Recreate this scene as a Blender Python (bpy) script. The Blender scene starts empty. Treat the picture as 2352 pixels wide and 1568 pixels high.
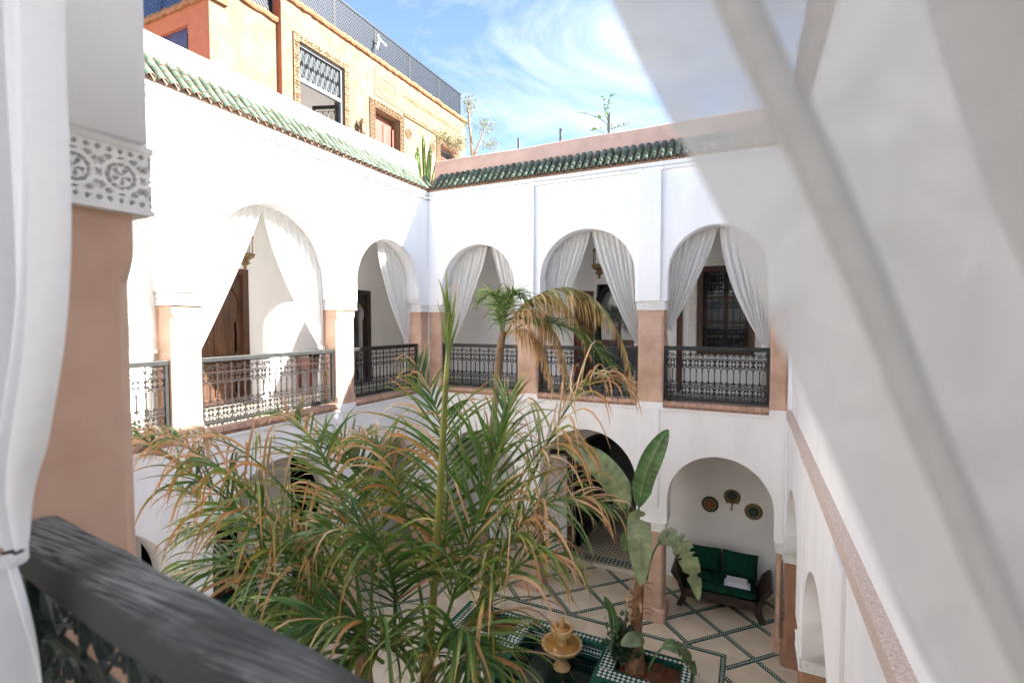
import bpy, bmesh, math, random
from mathutils import Vector, Matrix
R = math.radians
sc = bpy.context.scene
col = sc.collection
# ---------------------------------------------------------------- camera, sky, sun, exposure
ZC = 5.25                       # eye height above the courtyard floor
YAW, PIT = 25.65, 2.31
cam = bpy.data.cameras.new('camera'); camo = bpy.data.objects.new('camera', cam); col.objects.link(camo)
camo.location = (6.159, -8.741, ZC)
camo.rotation_euler = (R(90 - PIT), 0, R(YAW))
cam.sensor_width = 36; cam.lens = 36 * 1139 / 2352
cam.clip_start = 0.02; cam.clip_end = 3000
cam.dof.use_dof = True; cam.dof.focus_distance = 7.5; cam.dof.aperture_fstop = 2.8
sc.camera = camo
SUN_EL, SUN_AZ = 32.0, 21.0     # azimuth measured from +x towards +y
sdir = Vector((math.cos(R(SUN_EL)) * math.cos(R(SUN_AZ)), math.cos(R(SUN_EL)) * math.sin(R(SUN_AZ)), math.sin(R(SUN_EL))))
sun = bpy.data.lights.new('sun', 'SUN'); suno = bpy.data.objects.new('sun', sun); col.objects.link(suno)
sun.energy = 4.8; sun.angle = R(0.55); sun.color = (1, .96, .91)
suno.rotation_euler = sdir.to_track_quat('Z', 'Y').to_euler()
suno.location = sdir * 30
w = bpy.data.worlds.new('World'); sc.world = w; w.use_nodes = True
nt = w.node_tree; nt.nodes.clear()
N = nt.nodes.new; L = nt.links.new
out = N('ShaderNodeOutputWorld'); bg = N('ShaderNodeBackground'); bg.inputs['Strength'].default_value = .067
sky = N('ShaderNodeTexSky'); sky.sky_type = 'NISHITA'; sky.sun_disc = False
sky.sun_elevation = R(SUN_EL); sky.sun_rotation = R(90 - SUN_AZ); sky.altitude = 500
sky.dust_density = .6; sky.ozone_density = 1.6
tc = N('ShaderNodeTexCoord'); mp = N('ShaderNodeMapping'); mp.inputs['Scale'].default_value = (1.5, 1.5, 3.4)
mp.inputs['Location'].default_value = (1.3, .2, .6)
nz = N('ShaderNodeTexNoise'); nz.inputs['Scale'].default_value = 1.5; nz.inputs['Detail'].default_value = 9
nz.inputs['Roughness'].default_value = .6; nz.inputs['Distortion'].default_value = .8
rp = N('ShaderNodeValToRGB'); rp.color_ramp.elements[0].position = .52; rp.color_ramp.elements[1].position = .80
rp.color_ramp.elements[1].color = (.85, .85, .85, 1)
mx = N('ShaderNodeMixRGB'); mx.inputs['Color2'].default_value = (3.6, 3.7, 3.8, 1)
L(tc.outputs['Generated'], mp.inputs['Vector']); L(mp.outputs['Vector'], nz.inputs['Vector'])
L(nz.outputs['Fac'], rp.inputs['Fac']); L(rp.outputs['Color'], mx.inputs['Fac'])
L(sky.outputs['Color'], mx.inputs['Color1']); L(mx.outputs['Color'], bg.inputs['Color'])
L(bg.outputs['Background'], out.inputs['Surface'])
vs = sc.view_settings
vs.view_transform = 'Standard'; vs.look = 'None'; vs.gamma = 1; vs.use_curve_mapping = False
vs.exposure = 2.62
cy = sc.cycles
cy.use_denoising = True; cy.max_bounces = 12; cy.diffuse_bounces = 9; cy.glossy_bounces = 3
cy.transmission_bounces = 6; cy.transparent_max_bounces = 12; cy.sample_clamp_indirect = 6
cy.caustics_reflective = False; cy.caustics_refractive = False
# ---------------------------------------------------------------- materials
M = {}
def mat(name, c, rough=.7, var=.08, scale=6., bump=0., bscale=60., spec=.35, c2=None, metal=0., coat=0.,
        stretch=(1, 1, 1), trans=0., rnd=0., detail=6):
    m = bpy.data.materials.new(name); m.use_nodes = True; M[name] = m
    t = m.node_tree; n = t.nodes; l = t.links
    p = n['Principled BSDF']; p.inputs['Roughness'].default_value = rough
    p.inputs['Specular IOR Level'].default_value = spec; p.inputs['Metallic'].default_value = metal
    p.inputs['Coat Weight'].default_value = coat
    tc = n.new('ShaderNodeTexCoord'); mp = n.new('ShaderNodeMapping'); mp.inputs['Scale'].default_value = stretch
    l.new(tc.outputs['Object'], mp.inputs['Vector'])
    a = n.new('ShaderNodeTexNoise'); a.inputs['Scale'].default_value = scale; a.inputs['Detail'].default_value = detail
    l.new(mp.outputs['Vector'], a.inputs['Vector'])
    r = n.new('ShaderNodeValToRGB'); r.color_ramp.elements[0].position = .32; r.color_ramp.elements[1].position = .68
    d = c2 or tuple(min(1, x * (1 + var)) for x in c)
    b0 = c if c2 else tuple(x * (1 - var) for x in c)
    r.color_ramp.elements[0].color = (*b0, 1); r.color_ramp.elements[1].color = (*d, 1)
    l.new(a.outputs['Fac'], r.inputs['Fac']); src = r.outputs['Color']
    if rnd:
        oi = n.new('ShaderNodeObjectInfo'); mr = n.new('ShaderNodeMapRange')
        mr.inputs['To Min'].default_value = 1 - rnd; mr.inputs['To Max'].default_value = 1 + rnd
        l.new(oi.outputs['Random'], mr.inputs['Value'])
        hs = n.new('ShaderNodeHueSaturation'); l.new(src, hs.inputs['Color']); l.new(mr.outputs['Result'], hs.inputs['Value'])
        src = hs.outputs['Color']
    l.new(src, p.inputs['Base Color'])
    if bump:
        b = n.new('ShaderNodeTexNoise'); b.inputs['Scale'].default_value = bscale; b.inputs['Detail'].default_value = 5
        l.new(mp.outputs['Vector'], b.inputs['Vector'])
        bp = n.new('ShaderNodeBump'); bp.inputs['Strength'].default_value = bump; bp.inputs['Distance'].default_value = .01
        l.new(b.outputs['Fac'], bp.inputs['Height']); l.new(bp.outputs['Normal'], p.inputs['Normal'])
    if trans:
        tr = n.new('ShaderNodeBsdfTranslucent'); mxs = n.new('ShaderNodeMixShader'); mxs.inputs['Fac'].default_value = trans
        l.new(src, tr.inputs['Color']); l.new(p.outputs[0], mxs.inputs[1]); l.new(tr.outputs[0], mxs.inputs[2])
        l.new(mxs.outputs[0], n['Material Output'].inputs['Surface'])
    return m
mat('white', (.845, .845, .84), .75, .05, 2.6, .3, 9, .25, stretch=(1, 1, .3), detail=9)
mat('white_in', (.85, .845, .835), .8, .03, 1.6, .1, 22, .2)
mat('stucco', (.78, .77, .74), .8, .05, 20, .1, 90, .2)
mat('tan', (.47, .30, .21), .6, 0, 2.8, .4, 18, .3, c2=(.66, .455, .345), rnd=.05, detail=9)
mat('tan_dark', (.36, .19, .115), .55, .2, 3.2, .25, 26, .35)
mat('pink_parapet', (.60, .39, .31), .8, .09, 4, .4, 30, .2)
mat('cream_parapet', (.66, .58, .50), .8, .05, 4, .4, 30, .2)
mat('mortar', (.36, .23, .165), .85, .25, 14, .5, 60, .2)
mat('brick', (.50, .32, .24), .8, .2, 12, .4, 60, .2, rnd=.14)
mat('terrazzo', (.60, .48, .41), .7, .28, 85, .3, 60, .3)
mat('roof_tile', (.060, .118, .082), .55, 0, 9, .35, 30, .22, c2=(.125, .15, .105), rnd=.36, detail=9)
mat('tile_edge', (.20, .125, .085), .8, .3, 30, .3, 60, .2)
mat('iron', (.018, .018, .018), .5, .3, 20, .2, 80, .4)
mat('iron_brown', (.020, .014, .012), .5, .3, 20, .2, 80, .4)
mat('rail_paint', (.02, .021, .02), .45, .3, 9, .25, 40, .4, stretch=(1, 1, 1))
mat('green_iron', (.010, .022, .015), .4, .3, 20, .2, 80, .45)
mat('wood_door', (.05, .024, .013), .42, 0, 5, .3, 30, .4, c2=(.105, .047, .024), stretch=(3, 3, .5))
mat('wood_red', (.12, .032, .019), .5, 0, 5, .3, 30, .4, c2=(.20, .066, .038), stretch=(3, 3, .5))
mat('wood_dark', (.022, .012, .008), .42, 0, 6, .5, 40, .45, c2=(.05, .028, .018), stretch=(2, 2, 2))
mat('marble', (.56, .46, .33), .28, 0, 2.2, .03, 30, .4, c2=(.68, .59, .46), rnd=.07, detail=9)
mat('green_glaze', (.012, .075, .05), .18, .35, 26, .1, 60, .5)
mat('white_glaze', (.62, .62, .58), .2, .12, 26, .1, 60, .5)
mat('soil', (.12, .05, .025), .95, .4, 22, 1., 50, .1)
mat('stone', (.52, .335, .15), .65, .25, 8, .5, 40, .3)
mat('amber_water', (.36, .17, .035), .12, .3, 9, .1, 12, .5)
mat('pool_water', (.006, .016, .012), .06, .4, 3, .05, 9, .5)
mat('green_cloth', (.005, .045, .024), .9, .25, 9, .6, 22, .15)
mat('towel', (.72, .73, .78), .9, .04, 20, .4, 200, .1)
mat('cushion_grey', (.45, .45, .43), .9, .1, 30, .4, 200, .1)
mat('orange_wall', (.165, .110, .070), .85, 0, 4, .3, 30, .2, c2=(.225, .158, .106), detail=9)
mat('orange_shade', (.38, .125, .068), .85, .08, 5, .3, 30, .2)  # orange plaster with the shade of its sun-averted faces in the colour
mat('orange_trim', (.24, .115, .06), .85, .2, 9, .4, 30, .2)
mat('orange_stucco', (.20, .135, .082), .85, .08, 9, .3, 30, .2)
mat('lattice', (.008, .013, .021), .5, .2, 10, .1, 40, .3)
mat('lattice_blue', (.012, .022, .075), .5, .2, 10, .1, 40, .3)
mat('steel_frame', (.12, .14, .16), .4, .1, 10, 0, 40, .4)
mat('blue_door', (.05, .046, .095), .5, .1, 10, .1, 40, .3)
mat('brass', (.20, .13, .07), .42, .3, 20, .3, 60, .5, metal=.7)
mat('bark', (.20, .13, .08), .9, .35, 18, 1., 50, .2, stretch=(1, 1, .4))
mat('banana_bark', (.23, .12, .065), .8, .45, 12, .8, 40, .2, stretch=(2, 2, 1))
mat('olive_bark', (.36, .25, .17), .9, .2, 18, .5, 50, .2)
mat('olive_leaf', (.20, .23, .13), .6, .3, 6, 0, 1, .3, trans=.3)
mat('sap_leaf', (.11, .20, .035), .5, .3, 6, 0, 1, .3, trans=.4)
mat('rose_leaf', (.045, .085, .04), .45, .4, 8, 0, 1, .35, trans=.2)
mat('rose', (.75, .72, .62), .8, .05, 8, 0, 1, .2)
mat('cactus', (.10, .17, .04), .5, .25, 6, .1, 30, .35)
mat('terracotta', (.42, .17, .09), .8, .15, 8, .3, 40, .2)
mat('grey_pole', (.12, .12, .13), .5, .1, 10, 0, 40, .3)
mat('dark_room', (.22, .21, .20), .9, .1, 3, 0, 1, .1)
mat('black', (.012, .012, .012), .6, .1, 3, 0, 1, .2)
mat('red_glass', (.55, .05, .03), .3, .05, 3, 0, 1, .4)
mat('rag', (.75, .68, .72), .9, .05, 20, 0, 1, .1)
mat('gallery_tile', (.42, .40, .34), .35, 0, 9, 0, 40, .4, c2=(.52, .49, .42))
# weathered grey rail wood
def wood_rail():
    m = mat('rail_wood', (.022, .023, .021), .75, 0, 9, .0, 30, .25, c2=(.27, .265, .25), stretch=(.8, 34, 24), detail=12)
    t = m.node_tree; n = t.nodes; l = t.links; p = n['Principled BSDF']
    src = [x for x in n if x.type == 'VALTORGB'][0]; mp = [x for x in n if x.type == 'MAPPING'][0]
    src.color_ramp.elements[0].position = .40; src.color_ramp.elements[1].position = .58
    ms = n.new('ShaderNodeTexNoise'); ms.inputs['Scale'].default_value = 3.2; ms.inputs['Detail'].default_value = 5
    tcc = [x for x in n if x.type == 'TEX_COORD'][0]; l.new(tcc.outputs['Object'], ms.inputs['Vector'])
    rr = n.new('ShaderNodeValToRGB'); rr.color_ramp.elements[0].position = .36; rr.color_ramp.elements[1].position = .60
    l.new(ms.outputs['Fac'], rr.inputs['Fac'])
    mx = n.new('ShaderNodeMixRGB'); mx.inputs['Color1'].default_value = (.03, .032, .03, 1)
    sx = n.new('ShaderNodeSeparateXYZ'); l.new(tcc.outputs['Normal'], sx.inputs['Vector'])
    ml = n.new('ShaderNodeMath'); ml.operation = 'MULTIPLY'; ml.use_clamp = True
    mr = n.new('ShaderNodeMapRange'); mr.inputs['From Min'].default_value = .5; mr.inputs['From Max'].default_value = .95
    l.new(sx.outputs['Z'], mr.inputs['Value'])
    l.new(mr.outputs['Result'], ml.inputs[0]); l.new(rr.outputs['Color'], ml.inputs[1])
    l.new(ml.outputs[0], mx.inputs['Fac']); l.new(src.outputs['Color'], mx.inputs['Color2'])
    l.new(mx.outputs['Color'], p.inputs['Base Color'])
    bp = n.new('ShaderNodeBump'); bp.inputs['Strength'].default_value = .6; bp.inputs['Distance'].default_value = .004
    g = n.new('ShaderNodeTexNoise'); g.inputs['Scale'].default_value = 9; g.inputs['Detail'].default_value = 8
    l.new(mp.outputs['Vector'], g.inputs['Vector'])
    l.new(g.outputs['Fac'], bp.inputs['Height']); l.new(bp.outputs['Normal'], p.inputs['Normal'])
wood_rail()
def sheer(name, c, trans, clear):
    m = bpy.data.materials.new(name); m.use_nodes = True; M[name] = m
    t = m.node_tree; n = t.nodes; l = t.links; p = n['Principled BSDF']
    p.inputs['Base Color'].default_value = (*c, 1); p.inputs['Roughness'].default_value = .9
    p.inputs['Specular IOR Level'].default_value = .1
    tc = n.new('ShaderNodeTexCoord'); wv = n.new('ShaderNodeTexNoise'); wv.inputs['Scale'].default_value = 350
    l.new(tc.outputs['Object'], wv.inputs['Vector'])
    bp = n.new('ShaderNodeBump'); bp.inputs['Strength'].default_value = .08; bp.inputs['Distance'].default_value = .002
    l.new(wv.outputs['Fac'], bp.inputs['Height']); l.new(bp.outputs['Normal'], p.inputs['Normal'])
    tr = n.new('ShaderNodeBsdfTranslucent'); tr.inputs['Color'].default_value = (*c, 1)
    a = n.new('ShaderNodeMixShader'); a.inputs['Fac'].default_value = trans
    l.new(p.outputs[0], a.inputs[1]); l.new(tr.outputs[0], a.inputs[2])
    tp = n.new('ShaderNodeBsdfTransparent'); b = n.new('ShaderNodeMixShader'); b.inputs['Fac'].default_value = clear
    l.new(a.outputs[0], b.inputs[1]); l.new(tp.outputs[0], b.inputs[2])
    bl = n.new('ShaderNodeTexNoise'); bl.inputs['Scale'].default_value = 34; bl.inputs['Detail'].default_value = 6   # uneven weave
    l.new(tc.outputs['Object'], bl.inputs['Vector'])
    rg = n.new('ShaderNodeMapRange'); rg.inputs['From Min'].default_value = .3; rg.inputs['From Max'].default_value = .7
    rg.inputs['To Min'].default_value = clear * .6; rg.inputs['To Max'].default_value = clear * 1.4
    l.new(bl.outputs['Fac'], rg.inputs['Value']); l.new(rg.outputs['Result'], b.inputs['Fac'])
    b2 = n.new('ShaderNodeBump'); b2.inputs['Strength'].default_value = .25; b2.inputs['Distance'].default_value = .006
    l.new(bl.outputs['Fac'], b2.inputs['Height']); l.new(bp.outputs['Normal'], b2.inputs['Normal']); l.new(b2.outputs['Normal'], p.inputs['Normal'])
    l.new(b.outputs[0], n['Material Output'].inputs['Surface'])
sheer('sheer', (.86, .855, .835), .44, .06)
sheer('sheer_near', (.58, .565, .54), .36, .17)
sheer('sheer_thick', (.80, .80, .80), .34, .05)
def glass(name, c, rough=.03, clear=.35):
    m = bpy.data.materials.new(name); m.use_nodes = True; M[name] = m
    t = m.node_tree; n = t.nodes; l = t.links; p = n['Principled BSDF']
    p.inputs['Base Color'].default_value = (*c, 1); p.inputs['Roughness'].default_value = rough
    p.inputs['Specular IOR Level'].default_value = .8
    tp = n.new('ShaderNodeBsdfTransparent'); b = n.new('ShaderNodeMixShader'); b.inputs['Fac'].default_value = clear
    l.new(p.outputs[0], b.inputs[1]); l.new(tp.outputs[0], b.inputs[2]); l.new(b.outputs[0], n['Material Output'].inputs['Surface'])
glass('pane', (.10, .11, .11), .04, .2)
glass('pane_pale', (.16, .18, .19), .08, .15)
glass('clear', (.5, .55, .55), .05, .7)
def leafmat(name, stops):
    m = bpy.data.materials.new(name); m.use_nodes = True; M[name] = m
    t = m.node_tree; n = t.nodes; l = t.links; p = n['Principled BSDF']
    at = n.new('ShaderNodeAttribute'); at.attribute_name = 'dry'
    r = n.new('ShaderNodeValToRGB'); cr = r.color_ramp
    while len(cr.elements) < len(stops): cr.elements.new(.5)
    for e, (po, c) in zip(cr.elements, stops): e.position = po; e.color = (*c, 1)
    l.new(at.outputs['Fac'], r.inputs['Fac'])
    tc = n.new('ShaderNodeTexCoord'); a = n.new('ShaderNodeTexNoise'); a.inputs['Scale'].default_value = 5
    l.new(tc.outputs['Object'], a.inputs['Vector'])
    hs = n.new('ShaderNodeHueSaturation'); mr = n.new('ShaderNodeMapRange')
    mr.inputs['From Min'].default_value = .3; mr.inputs['From Max'].default_value = .7
    mr.inputs['To Min'].default_value = .65; mr.inputs['To Max'].default_value = 1.35
    l.new(a.outputs['Fac'], mr.inputs['Value']); l.new(mr.outputs['Result'], hs.inputs['Value'])
    l.new(r.outputs['Color'], hs.inputs['Color']); l.new(hs.outputs['Color'], p.inputs['Base Color'])
    p.inputs['Roughness'].default_value = .36; p.inputs['Specular IOR Level'].default_value = .5
    tr = n.new('ShaderNodeBsdfTranslucent'); l.new(hs.outputs['Color'], tr.inputs['Color'])
    x = n.new('ShaderNodeMixShader'); x.inputs['Fac'].default_value = .3
    l.new(p.outputs[0], x.inputs[1]); l.new(tr.outputs[0], x.inputs[2]); l.new(x.outputs[0], n['Material Output'].inputs['Surface'])
leafmat('palm', [(0, (.038, .105, .017)), (.3, (.115, .20, .030)), (.48, (.27, .27, .05)), (.66, (.50, .23, .065)), (1, (.60, .41, .23))])
leafmat('palm_fresh', [(0, (.10, .18, .03)), (.3, (.17, .24, .045)), (.5, (.36, .33, .08)), (.72, (.58, .36, .14)), (1, (.66, .47, .26))])
leafmat('banana', [(0, (.05, .13, .03)), (.3, (.15, .22, .09)), (.6, (.30, .34, .19)), (.8, (.32, .31, .16)), (1, (.30, .20, .09))])
# ---------------------------------------------------------------- mesh helpers
class MB:
    def __init__(s): s.v = []; s.f = []; s.m = []; s.a = []; s.sm = []
    def add(s, vs, fs, m=0, att=None, smooth=False):
        o = len(s.v); s.v += [Vector(p) for p in vs]
        s.f += [tuple(i + o for i in f) for f in fs]; s.m += [m] * len(fs); s.sm += [smooth] * len(fs)
        s.a += list(att) if att else [0.] * len(vs)
        return s
    def hexa(s, p, m=0):        # 8 points: bottom ring, top ring
        return s.add(p, [(0, 3, 2, 1), (4, 5, 6, 7), (0, 1, 5, 4), (1, 2, 6, 5), (2, 3, 7, 6), (3, 0, 4, 7)], m)
    def box(s, x0, x1, y0, y1, z0, z1, m=0):
        return s.hexa([(x0, y0, z0), (x1, y0, z0), (x1, y1, z0), (x0, y1, z0), (x0, y0, z1), (x1, y0, z1), (x1, y1, z1), (x0, y1, z1)], m)
    def lbox(s, P, u0, u1, d0, d1, z0, z1, m=0):   # box in wall coordinates
        return s.hexa([P(u0, d0, z0), P(u1, d0, z0), P(u1, d1, z0), P(u0, d1, z0), P(u0, d0, z1), P(u1, d0, z1), P(u1, d1, z1), P(u0, d1, z1)], m)
    def prism(s, poly, P, d0, d1, m=0):            # poly of (u,z) extruded from d0 to d1
        n = len(poly); vs = [P(u, d0, z) for u, z in poly] + [P(u, d1, z) for u, z in poly]
        fs = [tuple(range(n)), tuple(range(2 * n - 1, n - 1, -1))] + [(i, i + n, (i + 1) % n + n, (i + 1) % n) for i in range(n)]
        return s.add(vs, fs, m)
    def tube(s, path, r, n=5, m=0, cap=True, att=None, flat=None):
        path = [Vector(p) for p in path]; k = len(path)
        rs = r if isinstance(r, (list, tuple)) else [r] * k
        vs = []; up = Vector((0, 0, 1)); last = None
        for i, p in enumerate(path):
            t = (path[min(i + 1, k - 1)] - path[max(i - 1, 0)])
            if t.length < 1e-9: t = Vector((0, 0, 1))
            t.normalize()
            a = last - t * last.dot(t) if last is not None else (t.cross(up) if abs(t.z) < .9 else t.cross(Vector((1, 0, 0))))
            if a.length < 1e-6: a = t.orthogonal()
            a.normalize(); last = a; b = t.cross(a)
            for j in range(n):
                an = 2 * math.pi * j / n
                vs.append(p + (a * math.cos(an) + b * math.sin(an)) * rs[i])
        fs = [(i * n + j, i * n + (j + 1) % n, (i + 1) * n + (j + 1) % n, (i + 1) * n + j) for i in range(k - 1) for j in range(n)]
        if cap: fs += [tuple(range(n - 1, -1, -1)), tuple((k - 1) * n + j for j in range(n))]
        return s.add(vs, fs, m, [att] * len(vs) if att is not None else None, smooth=n > 4)
    def lathe(s, prof, c, n=16, m=0, wob=None, smooth=True):
        vs = []; c = Vector(c)
        for r, z in prof:
            for j in range(n):
                a = 2 * math.pi * j / n; rr = r * (wob(a, z) if wob else 1)
                vs.append(c + Vector((rr * math.cos(a), rr * math.sin(a), z)))
        k = len(prof)
        fs = [(i * n + j, i * n + (j + 1) % n, (i + 1) * n + (j + 1) % n, (i + 1) * n + j) for i in range(k - 1) for j in range(n)]
        fs += [tuple(range(n - 1, -1, -1)), tuple((k - 1) * n + j for j in range(n))]
        return s.add(vs, fs, m, smooth=smooth)
    def grid(s, fn, nu, nv, m=0, att=None, smooth=True):
        vs = [fn(i / nu, j / nv) for j in range(nv + 1) for i in range(nu + 1)]
        at = [att(i / nu, j / nv) for j in range(nv + 1) for i in range(nu + 1)] if att else None
        fs = [(j * (nu + 1) + i, j * (nu + 1) + i + 1, (j + 1) * (nu + 1) + i + 1, (j + 1) * (nu + 1) + i) for j in range(nv) for i in range(nu)]
        return s.add(vs, fs, m, at, smooth)
    def mesh(s, name, mats, origin, recalc=True, attr=False):
        me = bpy.data.meshes.new(name)
        me.from_pydata([tuple(p - origin) for p in s.v], [], s.f)
        for x in (mats if isinstance(mats, (list, tuple)) else [mats]): me.materials.append(M[x])
        me.polygons.foreach_set('material_index', s.m)
        me.polygons.foreach_set('use_smooth', s.sm)
        if attr:
            a = me.attributes.new('dry', 'FLOAT', 'POINT'); a.data.foreach_set('value', s.a)
        if recalc:
            b = bmesh.new(); b.from_mesh(me); bmesh.ops.recalc_face_normals(b, faces=b.faces); b.to_mesh(me); b.free()
        me.update(); return me
    def build(s, name, mats, parent=None, recalc=True, attr=False, bevel=0.):
        lo = Vector([min(p[i] for p in s.v) for i in range(3)]); hi = Vector([max(p[i] for p in s.v) for i in range(3)])
        o0 = Vector(((lo.x + hi.x) / 2, (lo.y + hi.y) / 2, lo.z))
        o = bpy.data.objects.new(name, s.mesh(name, mats, o0, recalc, attr)); col.objects.link(o)
        o.location = o0
        if bevel:
            bm = bmesh.new(); bm.from_mesh(o.data)
            bmesh.ops.remove_doubles(bm, verts=bm.verts, dist=1e-5)
            es = [e for e in bm.edges if len(e.link_faces) == 2 and e.calc_face_angle(0) > .5]
            bmesh.ops.bevel(bm, geom=es, offset=bevel, segments=2, profile=.6, affect='EDGES')
            bm.to_mesh(o.data); bm.free()
        if parent: setpar(o, parent)
        return o
def wloc(o):
    v = o.location.copy()
    while o.parent: o = o.parent; v = v + o.location
    return v
def setpar(o, p): o.location = o.location - wloc(p); o.parent = p
def empty(name, loc, label=None, cat=None, group=None, kind=None):
    o = bpy.data.objects.new(name, None); col.objects.link(o); o.location = loc; o.empty_display_size = .1
    return tag(o, label, cat, group, kind)
def tag(o, label=None, cat=None, group=None, kind=None):
    for k, v in (('label', label), ('category', cat), ('group', group), ('kind', kind)):
        if v: o[k] = v
    return o
def inst(name, me, parent, loc, rot=(0, 0, 0), scale=(1, 1, 1)):
    o = bpy.data.objects.new(name, me); col.objects.link(o); o.location = loc
    o.rotation_euler = rot; o.scale = scale
    if parent: setpar(o, parent)
    return o
def clip(poly, rect):            # convex polygon clipped to a rectangle
    x0, x1, y0, y1 = rect
    for ax, val, sg in ((0, x0, 1), (0, x1, -1), (1, y0, 1), (1, y1, -1)):
        res = []
        for i, p in enumerate(poly):
            q = poly[(i + 1) % len(poly)]; a = sg * (p[ax] - val); b = sg * (q[ax] - val)
            if a >= 0: res.append(p)
            if a * b < 0:
                t = a / (a - b); res.append((p[0] + (q[0] - p[0]) * t, p[1] + (q[1] - p[1]) * t))
        poly = res
        if len(poly) < 3: return []
    return poly
def area(p): return abs(sum(p[i][0] * p[(i + 1) % len(p)][1] - p[(i + 1) % len(p)][0] * p[i][1] for i in range(len(p)))) / 2
W_, LY, T = 6.70, 8.05, .42
PA = lambda u, d, z: Vector((d, -u, z))
PB = lambda u, d, z: Vector((u, -d, z))
PC = lambda u, d, z: Vector((W_ - d, -u, z))
PD = lambda u, d, z: Vector((u, -LY + d, z))

# ---------------------------------------------------------------- arcades
def arch_curve(uL, uR, zs, za, n=26):
    r = (uR - uL) / 2; c = (uL + uR) / 2; cz = max(za - r, zs); ry = za - cz
    pts = [(uL, zs)]
    if cz > zs + .01: pts.append((uL, cz))
    pts += [(c - r * math.cos(math.pi * i / n), cz + ry * math.sin(math.pi * i / n)) for i in range(1, n)]
    if cz > zs + .01: pts.append((uR, cz))
    return pts + [(uR, zs)]
def arcade(mb, P, u0, u1, z0, z1, arches, d0=0., d1=-T):
    xs = u0
    for uL, uR, za in list(arches) + [(u1, None, None)]:
        mb.add([P(xs, d0, z0), P(uL, d0, z0), P(uL, d0, z1), P(xs, d0, z1), P(xs, d1, z0), P(uL, d1, z0), P(uL, d1, z1), P(xs, d1, z1)],
               [(0, 1, 2, 3), (4, 7, 6, 5), (0, 4, 5, 1), (3, 2, 6, 7)])
        if uR is None: break
        c = arch_curve(uL, uR, z0, za)
        for (a, za_), (b, zb_) in zip(c[:-1], c[1:]):
            if abs(b - a) > 1e-6:
                mb.add([P(a, d0, za_), P(b, d0, zb_), P(b, d0, z1), P(a, d0, z1), P(a, d1, za_), P(b, d1, zb_), P(b, d1, z1), P(a, d1, z1)],
                       [(0, 1, 2, 3), (4, 7, 6, 5), (3, 2, 6, 7)])
        mb.add([P(a, d0, z) for a, z in c] + [P(a, d1, z) for a, z in c],
               [(i, i + 1, i + 1 + len(c), i + len(c)) for i in range(len(c) - 1)], smooth=True)
        xs = uR
    mb.add([P(u0, d0, z0), P(u0, d1, z0), P(u0, d1, z1), P(u0, d0, z1), P(u1, d0, z0), P(u1, d1, z0), P(u1, d1, z1), P(u1, d0, z1)], [(0, 1, 2, 3), (4, 5, 6, 7)])
def weld(o):
    b = bmesh.new(); b.from_mesh(o.data); bmesh.ops.remove_doubles(b, verts=b.verts, dist=1e-4)
    bmesh.ops.recalc_face_normals(b, faces=b.faces); b.to_mesh(o.data); b.free(); return o
def holed(mb, P, u0, u1, z0, z1, d0, d1, holes, m=0):    # wall with rectangular holes and their reveals
    us = sorted({u0, u1, *[h[0] for h in holes], *[h[1] for h in holes]}); zs = sorted({z0, z1, *[h[2] for h in holes], *[h[3] for h in holes]})
    for a, b in zip(us[:-1], us[1:]):
        for c, e in zip(zs[:-1], zs[1:]):
            if any(h[0] <= a and b <= h[1] and h[2] <= c and e <= h[3] for h in holes): continue
            mb.add([P(a, d0, c), P(b, d0, c), P(b, d0, e), P(a, d0, e), P(a, d1, c), P(b, d1, c), P(b, d1, e), P(a, d1, e)], [(0, 1, 2, 3), (4, 7, 6, 5)], m)
    for a, b, c, e in list(holes) + [(u0, u1, z0, z1)]:
        mb.add([P(a, d0, c), P(b, d0, c), P(b, d0, e), P(a, d0, e), P(a, d1, c), P(b, d1, c), P(b, d1, e), P(a, d1, e)],
               [(0, 1, 5, 4), (1, 2, 6, 5), (2, 3, 7, 6), (3, 0, 4, 7)], m)
# carved plaster relief: height 0..1 at (s along, v 0..1 across, per = motif period / band height)
def carve(s, v):
    e = min(v, 1 - v)
    if e < .03: return 1.
    if e < .15:                                  # border of small lozenges
        q = (s / .16) % 1 - .5; t = (e - .09) / .06
        return 0. if abs(q) * 2.2 + abs(t) * .9 < .62 else 1.
    if e < .19: return 1.
    y = (v - .5) / .31; k = s / .66; x = (k % 1 - .5) * 2.12
    r = math.hypot(x, y)
    if .72 < r < .95 or .45 < r < .56: return 1.
    if r <= .45:
        a = math.atan2(y, x)
        return 1. if r < .09 or abs(math.sin(2.5 * a + 1.2 * r)) > .55 else .1
    if r <= .72: return 1. if abs(math.sin(6 * math.atan2(y, x))) > .93 else 0.
    a = (x + y) / .62 % 1; b = (x - y) / .62 % 1
    return 1. if min(a, 1 - a, b, 1 - b) < .17 else 0.
def relief(mb, org, us, vs, nrm, length, h, res, depth=.015, m=0, fn=carve):
    """carved band on a plane: org + us*s + vs*v, carved back from the plane along nrm"""
    nu = max(2, int(length / res)); nv = max(4, int(h / res))
    mb.grid(lambda i, j: org + us * (i * length) + vs * (j * h) + nrm * (-depth * (1 - fn(i * length / h, j))), nu, nv, m, smooth=False)
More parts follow.
